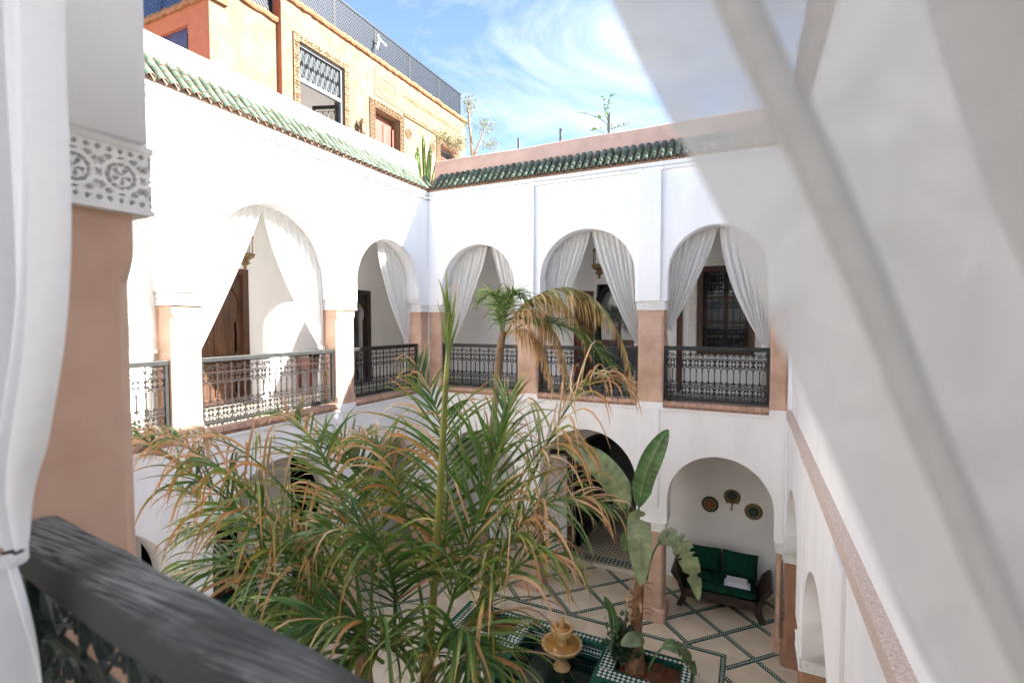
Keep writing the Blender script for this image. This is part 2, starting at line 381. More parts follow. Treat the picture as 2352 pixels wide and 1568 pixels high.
def carved_block(mb, P, u0, u1, d0, d1, z0, z1, res, sides=(1, 1, 1)):
    e = .014; h = z1 - z0; Z = Vector((0, 0, 1))
    mb.lbox(P, u0 + e, u1 - e, d1, d0 - e, z0, z1)
    U = P(1, 0, 0) - P(0, 0, 0); D = P(0, 1, 0) - P(0, 0, 0)
    if sides[1]: relief(mb, P(u0, d0, z0), U, Z, D, u1 - u0, h, res)
    if sides[0]: relief(mb, P(u0, d1, z0), D, Z, -U, d0 - d1, h, res)
    if sides[2]: relief(mb, P(u1, d1, z0), D, Z, U, d0 - d1, h, res)
    for za, zb in ((z0 - .012, z0), (z1, z1 + .014)): mb.lbox(P, u0 - .004, u1 + .004, d1, d0 + .004, za, zb)
def pillar_mesh(mb, P, u0, u1, d0, d1, z0, z1, ch=.035, plinth=0.):
    def ring(z, c, g=0.):
        a, b, f, g2 = u0 - g, u1 + g, d0 + g, d1 - g
        return [P(a + c, f, z), P(b - c, f, z), P(b, f - c, z), P(b, g2 + c, z), P(b - c, g2, z), P(a + c, g2, z), P(a, g2 + c, z), P(a, f - c, z)]
    rings = []
    if plinth: rings += [ring(z0, ch, .045), ring(z0 + plinth, ch, .045), ring(z0 + plinth + .03, ch, 0)]
    else: rings += [ring(z0, .006), ring(z0 + .10, .006), ring(z0 + .15, ch)]
    rings += [ring(z1 - .16, ch), ring(z1 - .10, .006), ring(z1, .006)]
    n = len(rings)
    mb.add([p for r in rings for p in r], [(i * 8 + j, i * 8 + (j + 1) % 8, (i + 1) * 8 + (j + 1) % 8, (i + 1) * 8 + j) for i in range(n - 1) for j in range(8)]
           + [tuple(range(8)), tuple((n - 1) * 8 + j for j in range(8))])
ZG = 3.86                        # gallery floor
CAPB, CAPT = 5.455, 5.59; GCB, GCT = 1.62, 1.75; EAVE = 7.93
def wing(label, P, length, upper, lower, capres=.011, gres=.011, u_ap=None, ucap=None, upper_solid=False, front_par='pink_parapet', rot=0, eave=True, lowmat='tan', par_end=0., z_cap=0.):
    base = empty('arcade_wall', P(length / 2, -T / 2, 0), label, 'wall')
    ov = .05; cb, ct = CAPB + z_cap, CAPT + z_cap
    mb = MB()
    if upper_solid: mb.lbox(P, 0, length, -.06, -.06 - T, ZG + .02, EAVE + .05)
    else: arcade(mb, P, 0, length, ct + .014, EAVE + .05, [(a + ov, b - ov, za) for a, b, za in upper])
    weld(mb.build('upper_wall', 'white', base))
    mb = MB(); arcade(mb, P, 0, length, GCT + .014, ZG - .09, [(a + ov, b - ov, za) for a, b, za in lower])
    weld(mb.build('lower_wall', 'white', base))
    def gaps(ar): 
        g = []; x = 0.
        for a, b, _ in ar: g.append((x, a)); x = b
        g.append((x, length)); return [(a, b) for a, b in g if b - a > .05]
    if not upper_solid:
        for a, b in gaps(upper):
            k = (.004 if a > 0 else .03); k2 = (.004 if b < length else .03)
            mb = MB(); pillar_mesh(mb, P, a + .004, b - .004, -.004, -T + .004, ZG, cb - .012)
            pl = mb.build('pillar', 'tan', base)
            mb = MB(); carved_block(mb, P, a - .02 if a > 0 else a, b + .02 if b < length else b, .025, -T - .02, cb, ct, capres)
            mb.build('capital', 'stucco', pl, recalc=False)
            if a > 0 and b < length:
                mb = MB(); mb.lbox(P, a + .01, b - .06, 0, .062, ct + .014, EAVE - .131); mb.build('pilaster', 'white', base, bevel=.004)
                mb = MB(); mb.lbox(P, a + .01, b - .06, 0, .022, GCT + .3, ZG - .10); mb.build('pilaster', 'white', base, bevel=.004)
        mb = MB(); mb.lbox(P, 0, length, 0, .064, EAVE - .13, EAVE + .03); mb.lbox(P, 0, length, .064, .078, EAVE - .05, EAVE + .03)
        mb.build('cornice', 'white', base)
        for a, b, _ in upper:        # brick sill under each railing
            n = int((b - a) / .105); stp = (b - a) / n
            sill = MB(); sill.lbox(P, a, b, -T + .01, -.006, ZG - .088, ZG - .035); so = sill.build('sill', 'mortar', base)
            bm_ = MB(); bm_.lbox(P, .004, stp - .004, -.13, .035, 0, .062)
            me = bm_.mesh('brick', 'brick', P(0, 0, 0)); z0 = P(0, 0, 0)
            for i in range(n):
                p = P(a + i * stp, random.uniform(-.003, .003), ZG - .036 + random.uniform(-.002, .002)) 
                inst('brick', me, so, p)
        for a, b in gaps(upper):
            mb = MB(); mb.lbox(P, a, b, -T, 0, ZG - .09, ZG + .0); mb.build('pier_foot', 'white', base)
        for a, b, _ in upper:
            mb = MB(); mb.lbox(P, a - .04, b + .04, 0, .022, ZG - .125, ZG - .092); mb.build('sill_moulding', 'white', base, bevel=.004)
    else:
        mb = MB(); mb.lbox(P, 0, length, -.48, .012, ZG - .088, ZG + .02); mb.build('ledge', 'terrazzo', base, bevel=.006)
        MB().lbox(P, -T, 0, -.07, -.001, ZG + .021, EAVE).build('corner_fill', 'white', base)
        for a, b in ((.02, .3), (2.42, 2.86), (4.87, 5.28)):
            mb = MB(); mb.lbox(P, a, b, 0, .025, GCT + .2, ZG - .10); mb.build('pilaster', 'white', base, bevel=.004)
        for a, b in ((.3, 2.1), (2.6, 4.6), (5.2, 7.4)):     # blind arch panels
            pts = arch_curve(a, b, ZG + .5, 6.8)
            mb = MB(); mb.prism(pts, P, -.06, -.035); mb.build('blind_panel', 'white', base)
    for a, b in gaps(lower):
        mb = MB(); pillar_mesh(mb, P, a + .006, b - .006, -.006, -T + .006, 0, GCB - .012, plinth=.2)
        pl = mb.build('pillar', lowmat, base)
        mb = MB(); carved_block(mb, P, a - .02 if a > 0 else a, b + .02 if b < length else b, .02, -T - .015, GCB, GCT, gres)
        mb.build('capital', 'stucco', pl, recalc=False)
    if not eave: 
        return base
    # eave: bed of mortar, parapet, glazed tiles
    mb = MB(); mb.prism([(0, EAVE + .02), (0, EAVE + .36)], P, 0, 0) if 0 else None
    bed = MB(); bed.add([P(u, d, z) for u in (0, length) for d, z in ((.082, EAVE - .002), (.095, EAVE + .03), (-.25, EAVE + .39), (-.44, EAVE + .39), (-.44, EAVE - .002))],
                        [(0, 1, 6, 5), (1, 2, 7, 6), (2, 3, 8, 7), (3, 4, 9, 8), (4, 0, 5, 9), (0, 4, 3, 2, 1), (5, 6, 7, 8, 9)])
    bo = bed.build('eave', 'mortar', base)
    n = 60; pa = MB()
    prof = [(-.225, EAVE + .37), (-.24, EAVE + .45), (-.275, EAVE + .66), (-.285, EAVE + .72), (-.31, EAVE + .745), (-.52, EAVE + .75), (-.54, EAVE + .72), (-.54, EAVE + .3)]
    u1 = length + par_end
    pa.grid(lambda i, j: P(u1 * i, prof[round(j * (len(prof) - 1))][0] + .006 * math.sin(9 * i + 3 * j), prof[round(j * (len(prof) - 1))][1] + .008 * math.sin(17 * i) * (j > .3)), n, len(prof) - 1)
    pa.build('parapet', front_par, base, recalc=True)
    return base
def tile_meshes():
    def half(r0, r1, ln, sag, th, up, n=8):
        mb = MB(); vs = []; a0 = R(8)
        for k in range(2):
            for rr in (0, th):
                r = (r0, r1)[k] - rr
                for j in range(n + 1):
                    a = a0 + (math.pi - 2 * a0) * j / n
                    vs.append((r * math.cos(a), k * ln, (r * math.sin(a)) * up + k * sag))
        m_ = n + 1; fs = []; ms = []
        for j in range(n):
            fs.append((j, j + 1, 2 * m_ + j + 1, 2 * m_ + j)); ms.append(0)
            fs.append((m_ + j, 3 * m_ + j, 3 * m_ + j + 1, m_ + j + 1)); ms.append(1)
            fs.append((j, m_ + j, m_ + j + 1, j + 1)); ms.append(1)
            fs.append((2 * m_ + j, 2 * m_ + j + 1, 3 * m_ + j + 1, 3 * m_ + j)); ms.append(1)
        fs += [(0, 2 * m_, 3 * m_, m_), (n, m_ + n, 3 * m_ + n, 2 * m_ + n)]; ms += [1, 1]
        for f, k in zip(fs, ms): mb.add([vs[i] for i in f], [tuple(range(len(f)))], k, smooth=True)
        me = mb.mesh('tile', ['roof_tile', 'tile_edge'], Vector((0, 0, 0)))
        b = bmesh.new(); b.from_mesh(me); bmesh.ops.remove_doubles(b, verts=b.verts, dist=1e-5); bmesh.ops.recalc_face_normals(b, faces=b.faces); b.to_mesh(me); b.free()
        return me
    return half(.060, .047, .165, .0, .012, 1.), half(.056, .056, .14, 0, .012, -1.)
TILE, PAN = tile_meshes()
def lay_tiles(bed, P, length, rz, u_start=.06, sp=.1305, rows=4):
    """tiles run up the 48 degree slope; rz turns the local +y (up-slope) away from the court"""
    sl = math.atan2(.36, .325); n = int((length - u_start * 2) / sp) + 1
    for i in range(n):
        u = u_start + i * sp + random.uniform(-.004, .004)
        for r in range(rows):
            q = .118 * r; d = .118 - q * math.cos(sl); z = EAVE + .018 + q * math.sin(sl) + .006 * r * 0
            inst('tile', TILE, bed, P(u, d + random.uniform(-.006, .006), z), (sl + R(3.5) * 0 + R(random.uniform(-2, 2)), R(random.uniform(-2, 2)), rz + R(random.uniform(-2.5, 2.5))))
    pm = MB(); tmp = [v.co.copy() for v in PAN.vertices]; fcs = [tuple(p.vertices) for p in PAN.polygons]; mi = [p.material_index for p in PAN.polygons]
    for i in range(n - 1):
        u = u_start + (i + .5) * sp
        X = Matrix.Translation(P(u, .125, EAVE + .036)) @ Matrix.Rotation(rz, 4, 'Z') @ Matrix.Rotation(sl, 4, 'X')
        o = len(pm.v); pm.v += [X @ c for c in tmp]; pm.f += [tuple(k + o for k in f) for f in fcs]; pm.m += mi; pm.sm += [True] * len(fcs); pm.a += [0.] * len(tmp)
    po = pm.build('pan_tiles', ['roof_tile', 'tile_edge'], bed); po['kind'] = 'stuff'
upA = [(.3, 2.18, 6.80), (2.60, 4.83, 6.93), (5.20, 7.10, 6.80)]
upB = [(.3, 2.06, 6.80), (2.50, 4.39, 6.93), (4.83, 6.45, 6.83)]
loA = [(.3, 2.18, 3.02), (2.60, 4.83, 3.25), (5.20, 7.10, 3.02)]
loB = [(.3, 2.06, 3.02), (2.50, 4.45, 3.27), (4.87, 6.60, 3.02)]
loC = [(.30, 2.42, 3.0), (2.88, 4.85, 3.02), (5.30, 7.40, 3.02)]
wA = wing('sunlit white two-storey arcade wall with cream parapet under the orange building', PA, LY, upA, loA, front_par='cream_parapet', par_end=0)
wB = wing('shaded white two-storey arcade wall with pink parapet, behind the fountain', PB, W_, upB, loB)
wC = wing('white wall with narrow terrazzo ledge and a blank upper storey beside the sofa', PC, LY, [], loC, upper_solid=True, lowmat='tan_dark')
wD = wing('arcade wall with finely carved capital where the weathered wooden rail ends', PD, W_, upB, loB, capres=.0026, eave=False, z_cap=.06)
def eave_of(wl): return [c for c in wl.children if c.name.startswith('eave')][0]
lay_tiles(eave_of(wA), PA, LY, R(90), u_start=.2)
lay_tiles(eave_of(wB), PB, W_, 0, u_start=.2)
lay_tiles(eave_of(wC), PC, LY, R(-90), u_start=.2)
mb = MB()
for r in range(4):                # corner column of larger tiles down the valley
    q = .118 * r; 
    inst('tile', TILE, eave_of(wB), (.105 - q * .75, -.105 + q * .75, EAVE + .055 + q * .72), (R(38), 0, R(45)), (1.35, 1.2, 1.35))
    
# floors, ceilings and roofs of the galleries
def slab(name, x0, x1, y0, y1, z0, z1, m, **k): return tag(MB().box(x0, x1, y0, y1, z0, z1).build(name, m), kind='structure', **k)
GD = 1.75                        # depth of the galleries behind the arcade face
slab('gallery_floor', -GD, -T, -LY + .0, GD, ZG - .22, ZG, 'gallery_tile')
slab('gallery_floor', -T + .0, W_ + .02, T, GD, ZG - .22, ZG, 'gallery_tile')
slab('gallery_floor', -GD, W_ + 2, -LY - 2.9, -LY - T, ZG - .22, ZG, 'gallery_tile')
slab('gallery_ceiling', -GD, -T, -LY, GD, 7.35, 7.5, 'white_in')
slab('gallery_ceiling', -T, W_ + 2, T, GD, 7.35, 7.5, 'white_in')
slab('ground_ceiling', W_ + .49, W_ + 2.2, -LY, GD, ZG - .25, ZG - .1, 'white_in')
slab('roof_terrace', -9, -.56, -LY - 3, 9, 7.95, 8.12, 'cream_parapet')
slab('roof_terrace', W_ + .48, W_ + 3, -LY - T - .02 , .555, 7.95, 8.12, 'pink_parapet')  # roof slab out of view, added to stop a sun leak
slab('roof_terrace', -.56, W_ + 3, .56, 9, 7.95, 8.12, 'pink_parapet')
slab('roof_terrace', -.56, W_ + 3, -LY - 6, -LY - 2.92, 7.95, 8.12, 'pink_parapet')
# walls at the back of the galleries
def plain_wall(label, P, u0, u1, z0, z1, holes=(), d=-GD, th=.3, m='white_in'):
    mb = MB(); holed(mb, P, u0, u1, z0, z1, d, d - th, list(holes)); o = mb.build('room_wall', m)
    return tag(o, label, 'wall')

gA = plain_wall('white wall behind the sunlit gallery, holding two wooden doors', PA, -GD, LY + 2, ZG, 7.35, [(3.02, 4.06, ZG, 6.12 - .02), (-.12, .62, ZG, 5.9)])
gB = plain_wall('white wall behind the shaded gallery, holding a grilled window', PB, -GD, W_ + 2, ZG, 7.35, [(5.20, 6.24, 4.60, 6.33), (3.15, 4.12, ZG, 6.05), (1.36, 1.95, ZG, 5.7)])
gD = plain_wall('plain white sun-catching wall, unseen, at the back of the unroofed gallery with the weathered rail', PD, -2, W_ + 1.2, ZG, 8.1, d=-2.6)  # out of view, set back and unroofed so its sunlit face fills the bay
gC = tag(MB().box(W_ + 1.9, W_ + 2.2, -LY - GD, GD, 0, ZG - .1).build('room_wall', 'white_in'), 'white wall seen through the ground arches beside the sofa', 'wall')
gF = tag(MB().box(W_ + 2.21, W_ + 2.5, -LY - GD - .2, 6.2, 0, 7.94).build('sun_block_wall', 'white_in'), 'plain unseen outer wall added to keep sun out of the galleries beyond the sofa', 'wall')  # added out of view to shut sunlight out of the galleries
gG = tag(MB().box(W_ + .02, W_ + .3, T + .01, GD - .01, ZG + .001, 7.349).build('end_wall', 'white_in'), 'white end wall added to close the shaded gallery beside the grilled window', 'wall')  # closes the gallery end, added against the same sun leak
gE = tag(MB().box(W_ + 1.2, W_ + 1.4, -LY - 2.6, -LY - T, ZG, 8.1).build('room_wall', 'white_in'), 'white end wall behind the large sheer drape', 'wall')
lA = plain_wall('white ground floor wall behind the palms with dark doorways', PA, -GD, LY + 2, 0, ZG - .22, [(.45, 2.1, 0, 2.9), (3.0, 4.7, 0, 2.9)])  # doorways widened onto a black shell so the arches look dark
mb = MB(); PBb = lambda u, d, z: PB(u, d - GD, z); arcade(mb, PBb, -GD, W_ + 2, .0, ZG - .22, [(2.72, 4.08, 2.75)], 0, -.3)
lB = tag(weld(mb.build('room_wall', 'white_in')), 'white ground floor wall behind the sofa with an arched passage', 'wall')
# rooms behind the openings; dark shell colours deepen their shade
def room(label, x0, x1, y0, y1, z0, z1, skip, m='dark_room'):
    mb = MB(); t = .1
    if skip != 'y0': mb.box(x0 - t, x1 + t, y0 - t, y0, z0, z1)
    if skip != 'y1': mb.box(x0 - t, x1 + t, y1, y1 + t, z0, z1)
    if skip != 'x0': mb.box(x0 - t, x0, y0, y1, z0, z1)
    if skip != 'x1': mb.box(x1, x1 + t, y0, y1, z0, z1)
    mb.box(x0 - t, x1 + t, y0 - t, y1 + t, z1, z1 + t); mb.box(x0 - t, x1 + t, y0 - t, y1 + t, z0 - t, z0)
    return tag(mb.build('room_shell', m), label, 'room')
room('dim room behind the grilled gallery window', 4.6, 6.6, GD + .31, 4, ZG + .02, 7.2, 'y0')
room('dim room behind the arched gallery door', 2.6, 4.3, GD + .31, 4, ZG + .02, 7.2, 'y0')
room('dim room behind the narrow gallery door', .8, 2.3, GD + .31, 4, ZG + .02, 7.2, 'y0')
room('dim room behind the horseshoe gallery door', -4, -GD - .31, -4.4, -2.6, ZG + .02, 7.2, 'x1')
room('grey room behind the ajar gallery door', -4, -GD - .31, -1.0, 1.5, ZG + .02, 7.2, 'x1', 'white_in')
room('room painted black for its darkness behind the ground doorways under the palms', -4.5, -GD - .31, -4.9, -.3, .01, 3.4, 'x1', 'black')
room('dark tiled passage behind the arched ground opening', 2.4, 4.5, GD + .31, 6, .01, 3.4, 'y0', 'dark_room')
# wooden doors --------------------------------------------------------------
def horseshoe(c, r, zc, zb, jw, n=24):
    """keyhole outline: jambs up, pinch, round head"""
    pts = [(c - jw, zb), (c - jw, zc - r * .72)]
    for i in range(n + 1):
        a = R(222) - R(264) * i / n; pts.append((c + r * math.cos(a), zc + r * math.sin(a)))
    return pts + [(c + jw, zc - r * .72), (c + jw, zb)]
def to_rect(hs, c, zc, hw, zt, zb):
    res = []
    for k, (a, z) in enumerate(hs):
        if k in (0, len(hs) - 1): res.append((c + math.copysign(hw, a - c), zb)); continue
        dx, dz = a - c, z - zc; t = hw / max(abs(dx), 1e-5)
        if dz > 0: t = min(t, (zt - zc) / dz)
        res.append((c + dx * t, zc + dz * t))
    return res
def door(parent, P, u0, u1, z0, z1, d, mat_='wood_door', arch=True):
    """wooden door in its frame with raised panels, on a wall whose face is at depth d"""
    w = u1 - u0; c = (u0 + u1) / 2; fr = .11
    dr = empty('door', P(c, d, z0)); setpar(dr, parent)
    mb = MB(); mb.lbox(P, u0 + fr, u1 - fr, d - .10, d - .06, z0, z1 - fr); mb.build('leaf', mat_, dr)
    for a, b, e, f in ((u0, u0 + fr, z0, z1), (u1 - fr, u1, z0, z1), (u0 + fr, u1 - fr, z1 - fr, z1)):
        mb = MB(); mb.lbox(P, a, b, d - .12, d + .035, e, f); mb.build('frame', mat_, dr, bevel=.008)
    if arch:
        r = (w - 2 * fr) / 2 - .03; zc = z1 - fr - r - .06; hs = horseshoe(c, r, zc, z0, r * .80)
        n = len(hs); zt = z1 - fr
        mb = MB()                # spandrel board cut to a keyhole
        outer = to_rect(hs, c, zc, w / 2 - fr, zt, z0)
        vs = [P(a, d - .03, z) for a, z in hs] + [P(a, d - .03, z) for a, z in outer] + [P(a, d - .06, z) for a, z in hs]
        mb.add(vs, [(i, i + 1, n + i + 1, n + i) for i in range(n - 1)] + [(i, 2 * n + i, 2 * n + i + 1, i + 1) for i in range(n - 1)])
        mb.build('keyhole_board', mat_, dr)
    for k, (pa, pb) in enumerate(((.06, .30), (.36, .80))):
        za, zb = z0 + (z1 - z0) * pa, z0 + (z1 - z0) * pb
        for s in (0, 1):
            a = u0 + fr + .05 + s * (w / 2 - fr - .01); b = a + w / 2 - fr - .09
            mb = MB(); mb.lbox(P, a, b, d - .06, d - .04, za, zb); mb.lbox(P, a + .035, b - .035, d - .04, d - .03, za + .035, zb - .035); mb.build('panel', mat_, dr, bevel=.006)
    mb = MB(); mb.tube([P(c + .09 + .03 * math.cos(R(q)), d - .035, z0 + 1.05 + .03 * math.sin(R(q))) for q in range(0, 361, 40)], .006); mb.build('ring_handle', 'brass', dr)
    return dr
door(gA, PA, 2.92, 4.16, ZG, 6.15, -GD)
door(gB, PB, 4.42, 4.93, ZG, 5.75, -GD, arch=False)
# ajar door leaf with a keyhole opening
dr = empty('door', PA(.6, -GD, ZG)); setpar(dr, gA)
for a, b, e, f in ((-.17, -.07, ZG, 5.95), (.57, .66, ZG, 5.95), (-.07, .57, 5.85, 5.95)):
    MB().lbox(PA, a, b, -GD - .1, -GD + .03, e, f).build('frame', 'wood_dark', dr, bevel=.008)
hs = horseshoe(.25, .27, 5.42, ZG, .22); n = len(hs)
outer = to_rect(hs, .25, 5.42, .32, 5.85, ZG)
mb = MB(); mb.add([PA(a, -GD - .02, z) for a, z in hs] + [PA(a, -GD - .02, z) for a, z in outer] + [PA(a, -GD - .05, z) for a, z in hs],
                  [(i, i + 1, n + i + 1, n + i) for i in range(n - 1)] + [(i, 2 * n + i, 2 * n + i + 1, i + 1) for i in range(n - 1)])
mb.build('keyhole_board', 'wood_dark', dr)
# arched glazed door in the middle bay
dr = empty('door', PB(3.63, -GD, ZG)); setpar(dr, gB)
cv = arch_curve(3.22, 4.05, ZG, 6.0); co = arch_curve(3.12, 4.15, ZG, 6.1); n = len(cv); 
mb = MB(); mb.add([PB(a, -GD + .03, z) for a, z in cv] + [PB(a, -GD + .03, z) for a, z in co] + [PB(a, -GD - .1, z) for a, z in cv],
                  [(i, i + 1, n + i + 1, n + i) for i in range(n - 1)] + [(i, 2 * n + i, 2 * n + i + 1, i + 1) for i in range(n - 1)])
mb.build('arch_frame', 'black', dr)
mb = MB(); mb.prism(cv, PB, -GD - .09, -GD - .08); mb.build('pane', 'pane', dr)
MB().lbox(PB, 3.615, 3.655, -GD - .08, -GD - .03, ZG, 5.98).build('mullion', 'wood_door', dr)
MB().lbox(PB, 3.22, 4.05, -GD - .078, -GD - .035, 4.75, 4.85).build('crossbar', 'wood_door', dr)
mb = MB(); mb.hexa([PB(3.1, -GD + .02, ZG), PB(3.1, -GD + .06, ZG), PB(2.78, -GD + .40, ZG), PB(2.76, -GD + .36, ZG), PB(3.1, -GD + .02, 5.9), PB(3.1, -GD + .06, 5.9), PB(2.78, -GD + .40, 5.9), PB(2.76, -GD + .36, 5.9)])
mb.build('open_leaf', 'wood_red', dr)
# scrolls -------------------------------------------------------------------
def cscroll(c, half, bulge, r0=.020, flip=1, ax=0, turns=1.25, n=9):
    """C shaped scroll: two spirals joined by a bowed bar; 2-D points"""
    pts = []
    for k in range(n + 1):
        a = 2 * math.pi * turns * (1 - k / n); r = r0 * (.25 + .75 * k / n)
        pts.append((-half + r0 - r * math.cos(a) , -r * math.sin(a)))
    for k in range(1, 6):
        t = k / 6; pts.append((-half + 2 * half * t, bulge * math.sin(math.pi * t)))
    for k in range(n + 1):
        a = 2 * math.pi * turns * k / n; r = r0 * (1 - .75 * k / n)
        pts.append((half - r0 + r * math.cos(a), -r * math.sin(a)))
    if flip < 0: pts = [(x, -y) for x, y in pts]
    if ax: pts = [(y, x) for x, y in pts]
    return [(x + c[0], y + c[1]) for x, y in pts]
def scroll_mesh(P, curves, r, m, n=4, name='scroll'):
    mb = MB()
    for c in curves: mb.tube([P(a, 0, z) for a, z in c], r, n)
    return mb.mesh(name, m, P(0, 0, 0))
CW = .2
ROSE = [cscroll((.05, .092), .046, .012, .017, 1), cscroll((.15, .092), .046, .012, .017, 1), cscroll((.05, .016), .046, .012, .017, -1), cscroll((.15, .016), .046, .012, .017, -1),
        cscroll((.012, .054), .034, -.008, .013, 1, 1), cscroll((.188, .054), .034, .008, .013, 1, 1),
        cscroll((.10, .075), .04, .02, .014, 1), cscroll((.10, .033), .04, .02, .014, -1)]
ROSE = [[(x, y * 1.0 + .008) for x, y in c] for c in ROSE]
BAND = [cscroll((.05, .018), .046, .006, .012, 1), cscroll((.15, .018), .046, .006, .012, -1), [(0, .03), (.1, .003), (.2, .03)]]
CURL = [cscroll((.05, .02), .045, -.004, .016, 1), cscroll((.15, .02), .045, -.004, .016, 1)]
def railing(label, P, a, b, d, zb, zt, im='iron', rr=.0052, near=False, rail_m='rail_paint'):
    """iron balustrade panel between two pillars; rows from the bottom: curls, rosettes, band, little arches, rosettes, band"""
    rt = empty('railing', P((a + b) / 2, d, zb), label, 'railing', 'iron railings between the gallery pillars')
    rh, rw = (.085, .07) if not near else (.10, .069)
    mb = MB()
    if near:
        pr = [(-.045, 0), (-.045, .04), (-.040, .052), (-.028, .060), (.026, .064), (.041, .060), (.045, .05), (.045, 0)]
        k = 40; mb.grid(lambda i, j: P(a + (b - a) * i, d + pr[round(j * 7)][0] + .0015 * math.sin(40 * i), zt - .064 + pr[round(j * 7)][1] + .0015 * math.sin(23 * i + 5 * j)), k, 7)
        mb.add([P(e, d + q, zt - .064 + z) for e in (a, b) for q, z in pr], [tuple(range(8)), tuple(range(15, 7, -1))])
        mb.add([P(e, d + q, zt - .064) for e in (a, b) for q in (-.045, .045)], [(0, 1, 3, 2)])
        mb.build('top_rail', 'rail_wood', rt, recalc=True)
    else:
        mb.lbox(P, a, b, d - .035, d + .035, zt - .062, zt); mb.build('top_rail', rail_m, rt, bevel=.008)
    zt2 = zt - (.064 if near else .062)
    MB().lbox(P, a, b, d - .022, d + .022, zb, zb + .035).build('bottom_rail', rail_m if not near else 'green_iron', rt, bevel=.004)
    for e, f in ((a, a + .045), (b - .045, b)): MB().lbox(P, e, f, d - .025, d + .025, zb + .035, zt2).build('stile', rail_m if not near else 'green_iron', rt, bevel=.004)
    x0, x1 = a + .045, b - .045; n = max(1, round((x1 - x0) / CW)); cw = (x1 - x0) / n; sx = cw / CW
    z0, z1 = zb + .035, zt2; H = z1 - z0
    rows = [0, .045, .165, .205, .50, .635, .69]; k = H / .775; rows = [z0 + q * k + .012 for q in rows] + [z1 - .012]
    # rows: 0 curls,1 rosettes,2 band,3 arcade,4 (rosettes above rows[4]) ...
    zl = [z0 + .010, z0 + .055 * k, z0 + .195 * k, z0 + .245 * k, z0 + .50 * k, z0 + .64 * k, z1 - .010]
    for z in (zl[0], zl[1], zl[2], zl[3], zl[4], zl[5], zl[6]): MB().lbox(P, x0, x1, d - .006, d + .006, z - .005, z + .005).build('bar', im, rt)
    def squash(cs, h, ref): return [[(x * sx, y * h / ref) for x, y in c] for c in cs]
    mr = scroll_mesh(P, squash(ROSE, zl[2] - zl[1], .124), rr, im); mr2 = scroll_mesh(P, squash(ROSE, zl[5] - zl[4], .124), rr, im)
    mc = scroll_mesh(P, squash(CURL, zl[1] - zl[0], .042), rr * .9, im); mbn = scroll_mesh(P, squash(BAND, zl[3] - zl[2], .036), rr * .8, im)
    mt = scroll_mesh(P, squash(BAND, zl[6] - zl[5], .036), rr * .8, im)
    half = cw / 2
    arc = [(half / 2 - .42 * half * math.cos(R(q)), (zl[4] - zl[3]) - .045 + .043 * math.sin(R(q))) for q in range(0, 181, 20)]
    ma = scroll_mesh(P, [arc], rr * .9, im, name='arch'); mk = scroll_mesh(P, [cscroll((half / 2, .022), half * .45, -.006, .013, 1)], rr * .9, im)
    pk = MB(); pk.lbox(P, -.007, .007, -.007, .007, 0, zl[4] - zl[3] - .03); pk.lbox(P, -.011, .011, -.011, .011, .03, .045); pk.lbox(P, -.011, .011, -.011, .011, zl[4] - zl[3] - .075, zl[4] - zl[3] - .06)
    mp_ = pk.mesh('picket', im, P(0, 0, 0))
    vb = MB(); vb.lbox(P, -.005, .005, -.005, .005, 0, z1 - z0); mv = vb.mesh('upright', im, P(0, 0, 0))
    for i in range(n):
        u = x0 + i * cw
        inst('scroll', mc, rt, P(u, d, zl[0])); inst('scroll', mr, rt, P(u, d, zl[1])); inst('scroll', mbn, rt, P(u, d, zl[2]))
        inst('scroll', mr2, rt, P(u, d, zl[4])); inst('scroll', mt, rt, P(u, d, zl[5]))
        for s in (0, 1):
            inst('arch', ma, rt, P(u + s * half, d, zl[3])); inst('scroll', mk, rt, P(u + s * half, d, zl[3])); inst('picket', mp_, rt, P(u + s * half, d, zl[3]))
        if i: inst('upright', mv, rt, P(u, d, z0))
    return rt
RB, RT_ = 3.915, 4.79
railing('rusty brown iron railing below the drapes of the widest sunlit arch', PA, 2.60, 4.83, -.10, RB, RT_, 'iron_brown')
railing('iron railing in the sunlit wall, nearest the wall corner', PA, .30, 2.18, -.10, RB, RT_)
railing('iron railing in the sunlit wall, third from the wall corner', PA, 5.20, 7.10, -.10, RB, RT_, 'iron_brown')
railing('black iron railing behind the slim palm trunk', PB, .30, 2.06, -.10, RB, RT_)
railing('black iron railing behind the dry drooping palm fronds', PB, 2.50, 4.39, -.10, RB, RT_)
railing('black iron railing in front of the grilled window', PB, 4.83, 6.45, -.10, RB, RT_ + .04)
_c, _s = math.cos(R(5.5)), math.sin(R(5.5))
PDR = lambda u, d, z: Vector((4.83 + (u - 4.83) * _c + d * _s, -LY - .212 - (u - 4.83) * _s + d * _c, z))
railing('weathered grey wooden hand rail over dark green ironwork', PDR, 4.83, 6.50, 0., RB + .02, ZC - .41, 'green_iron', .0075, True)
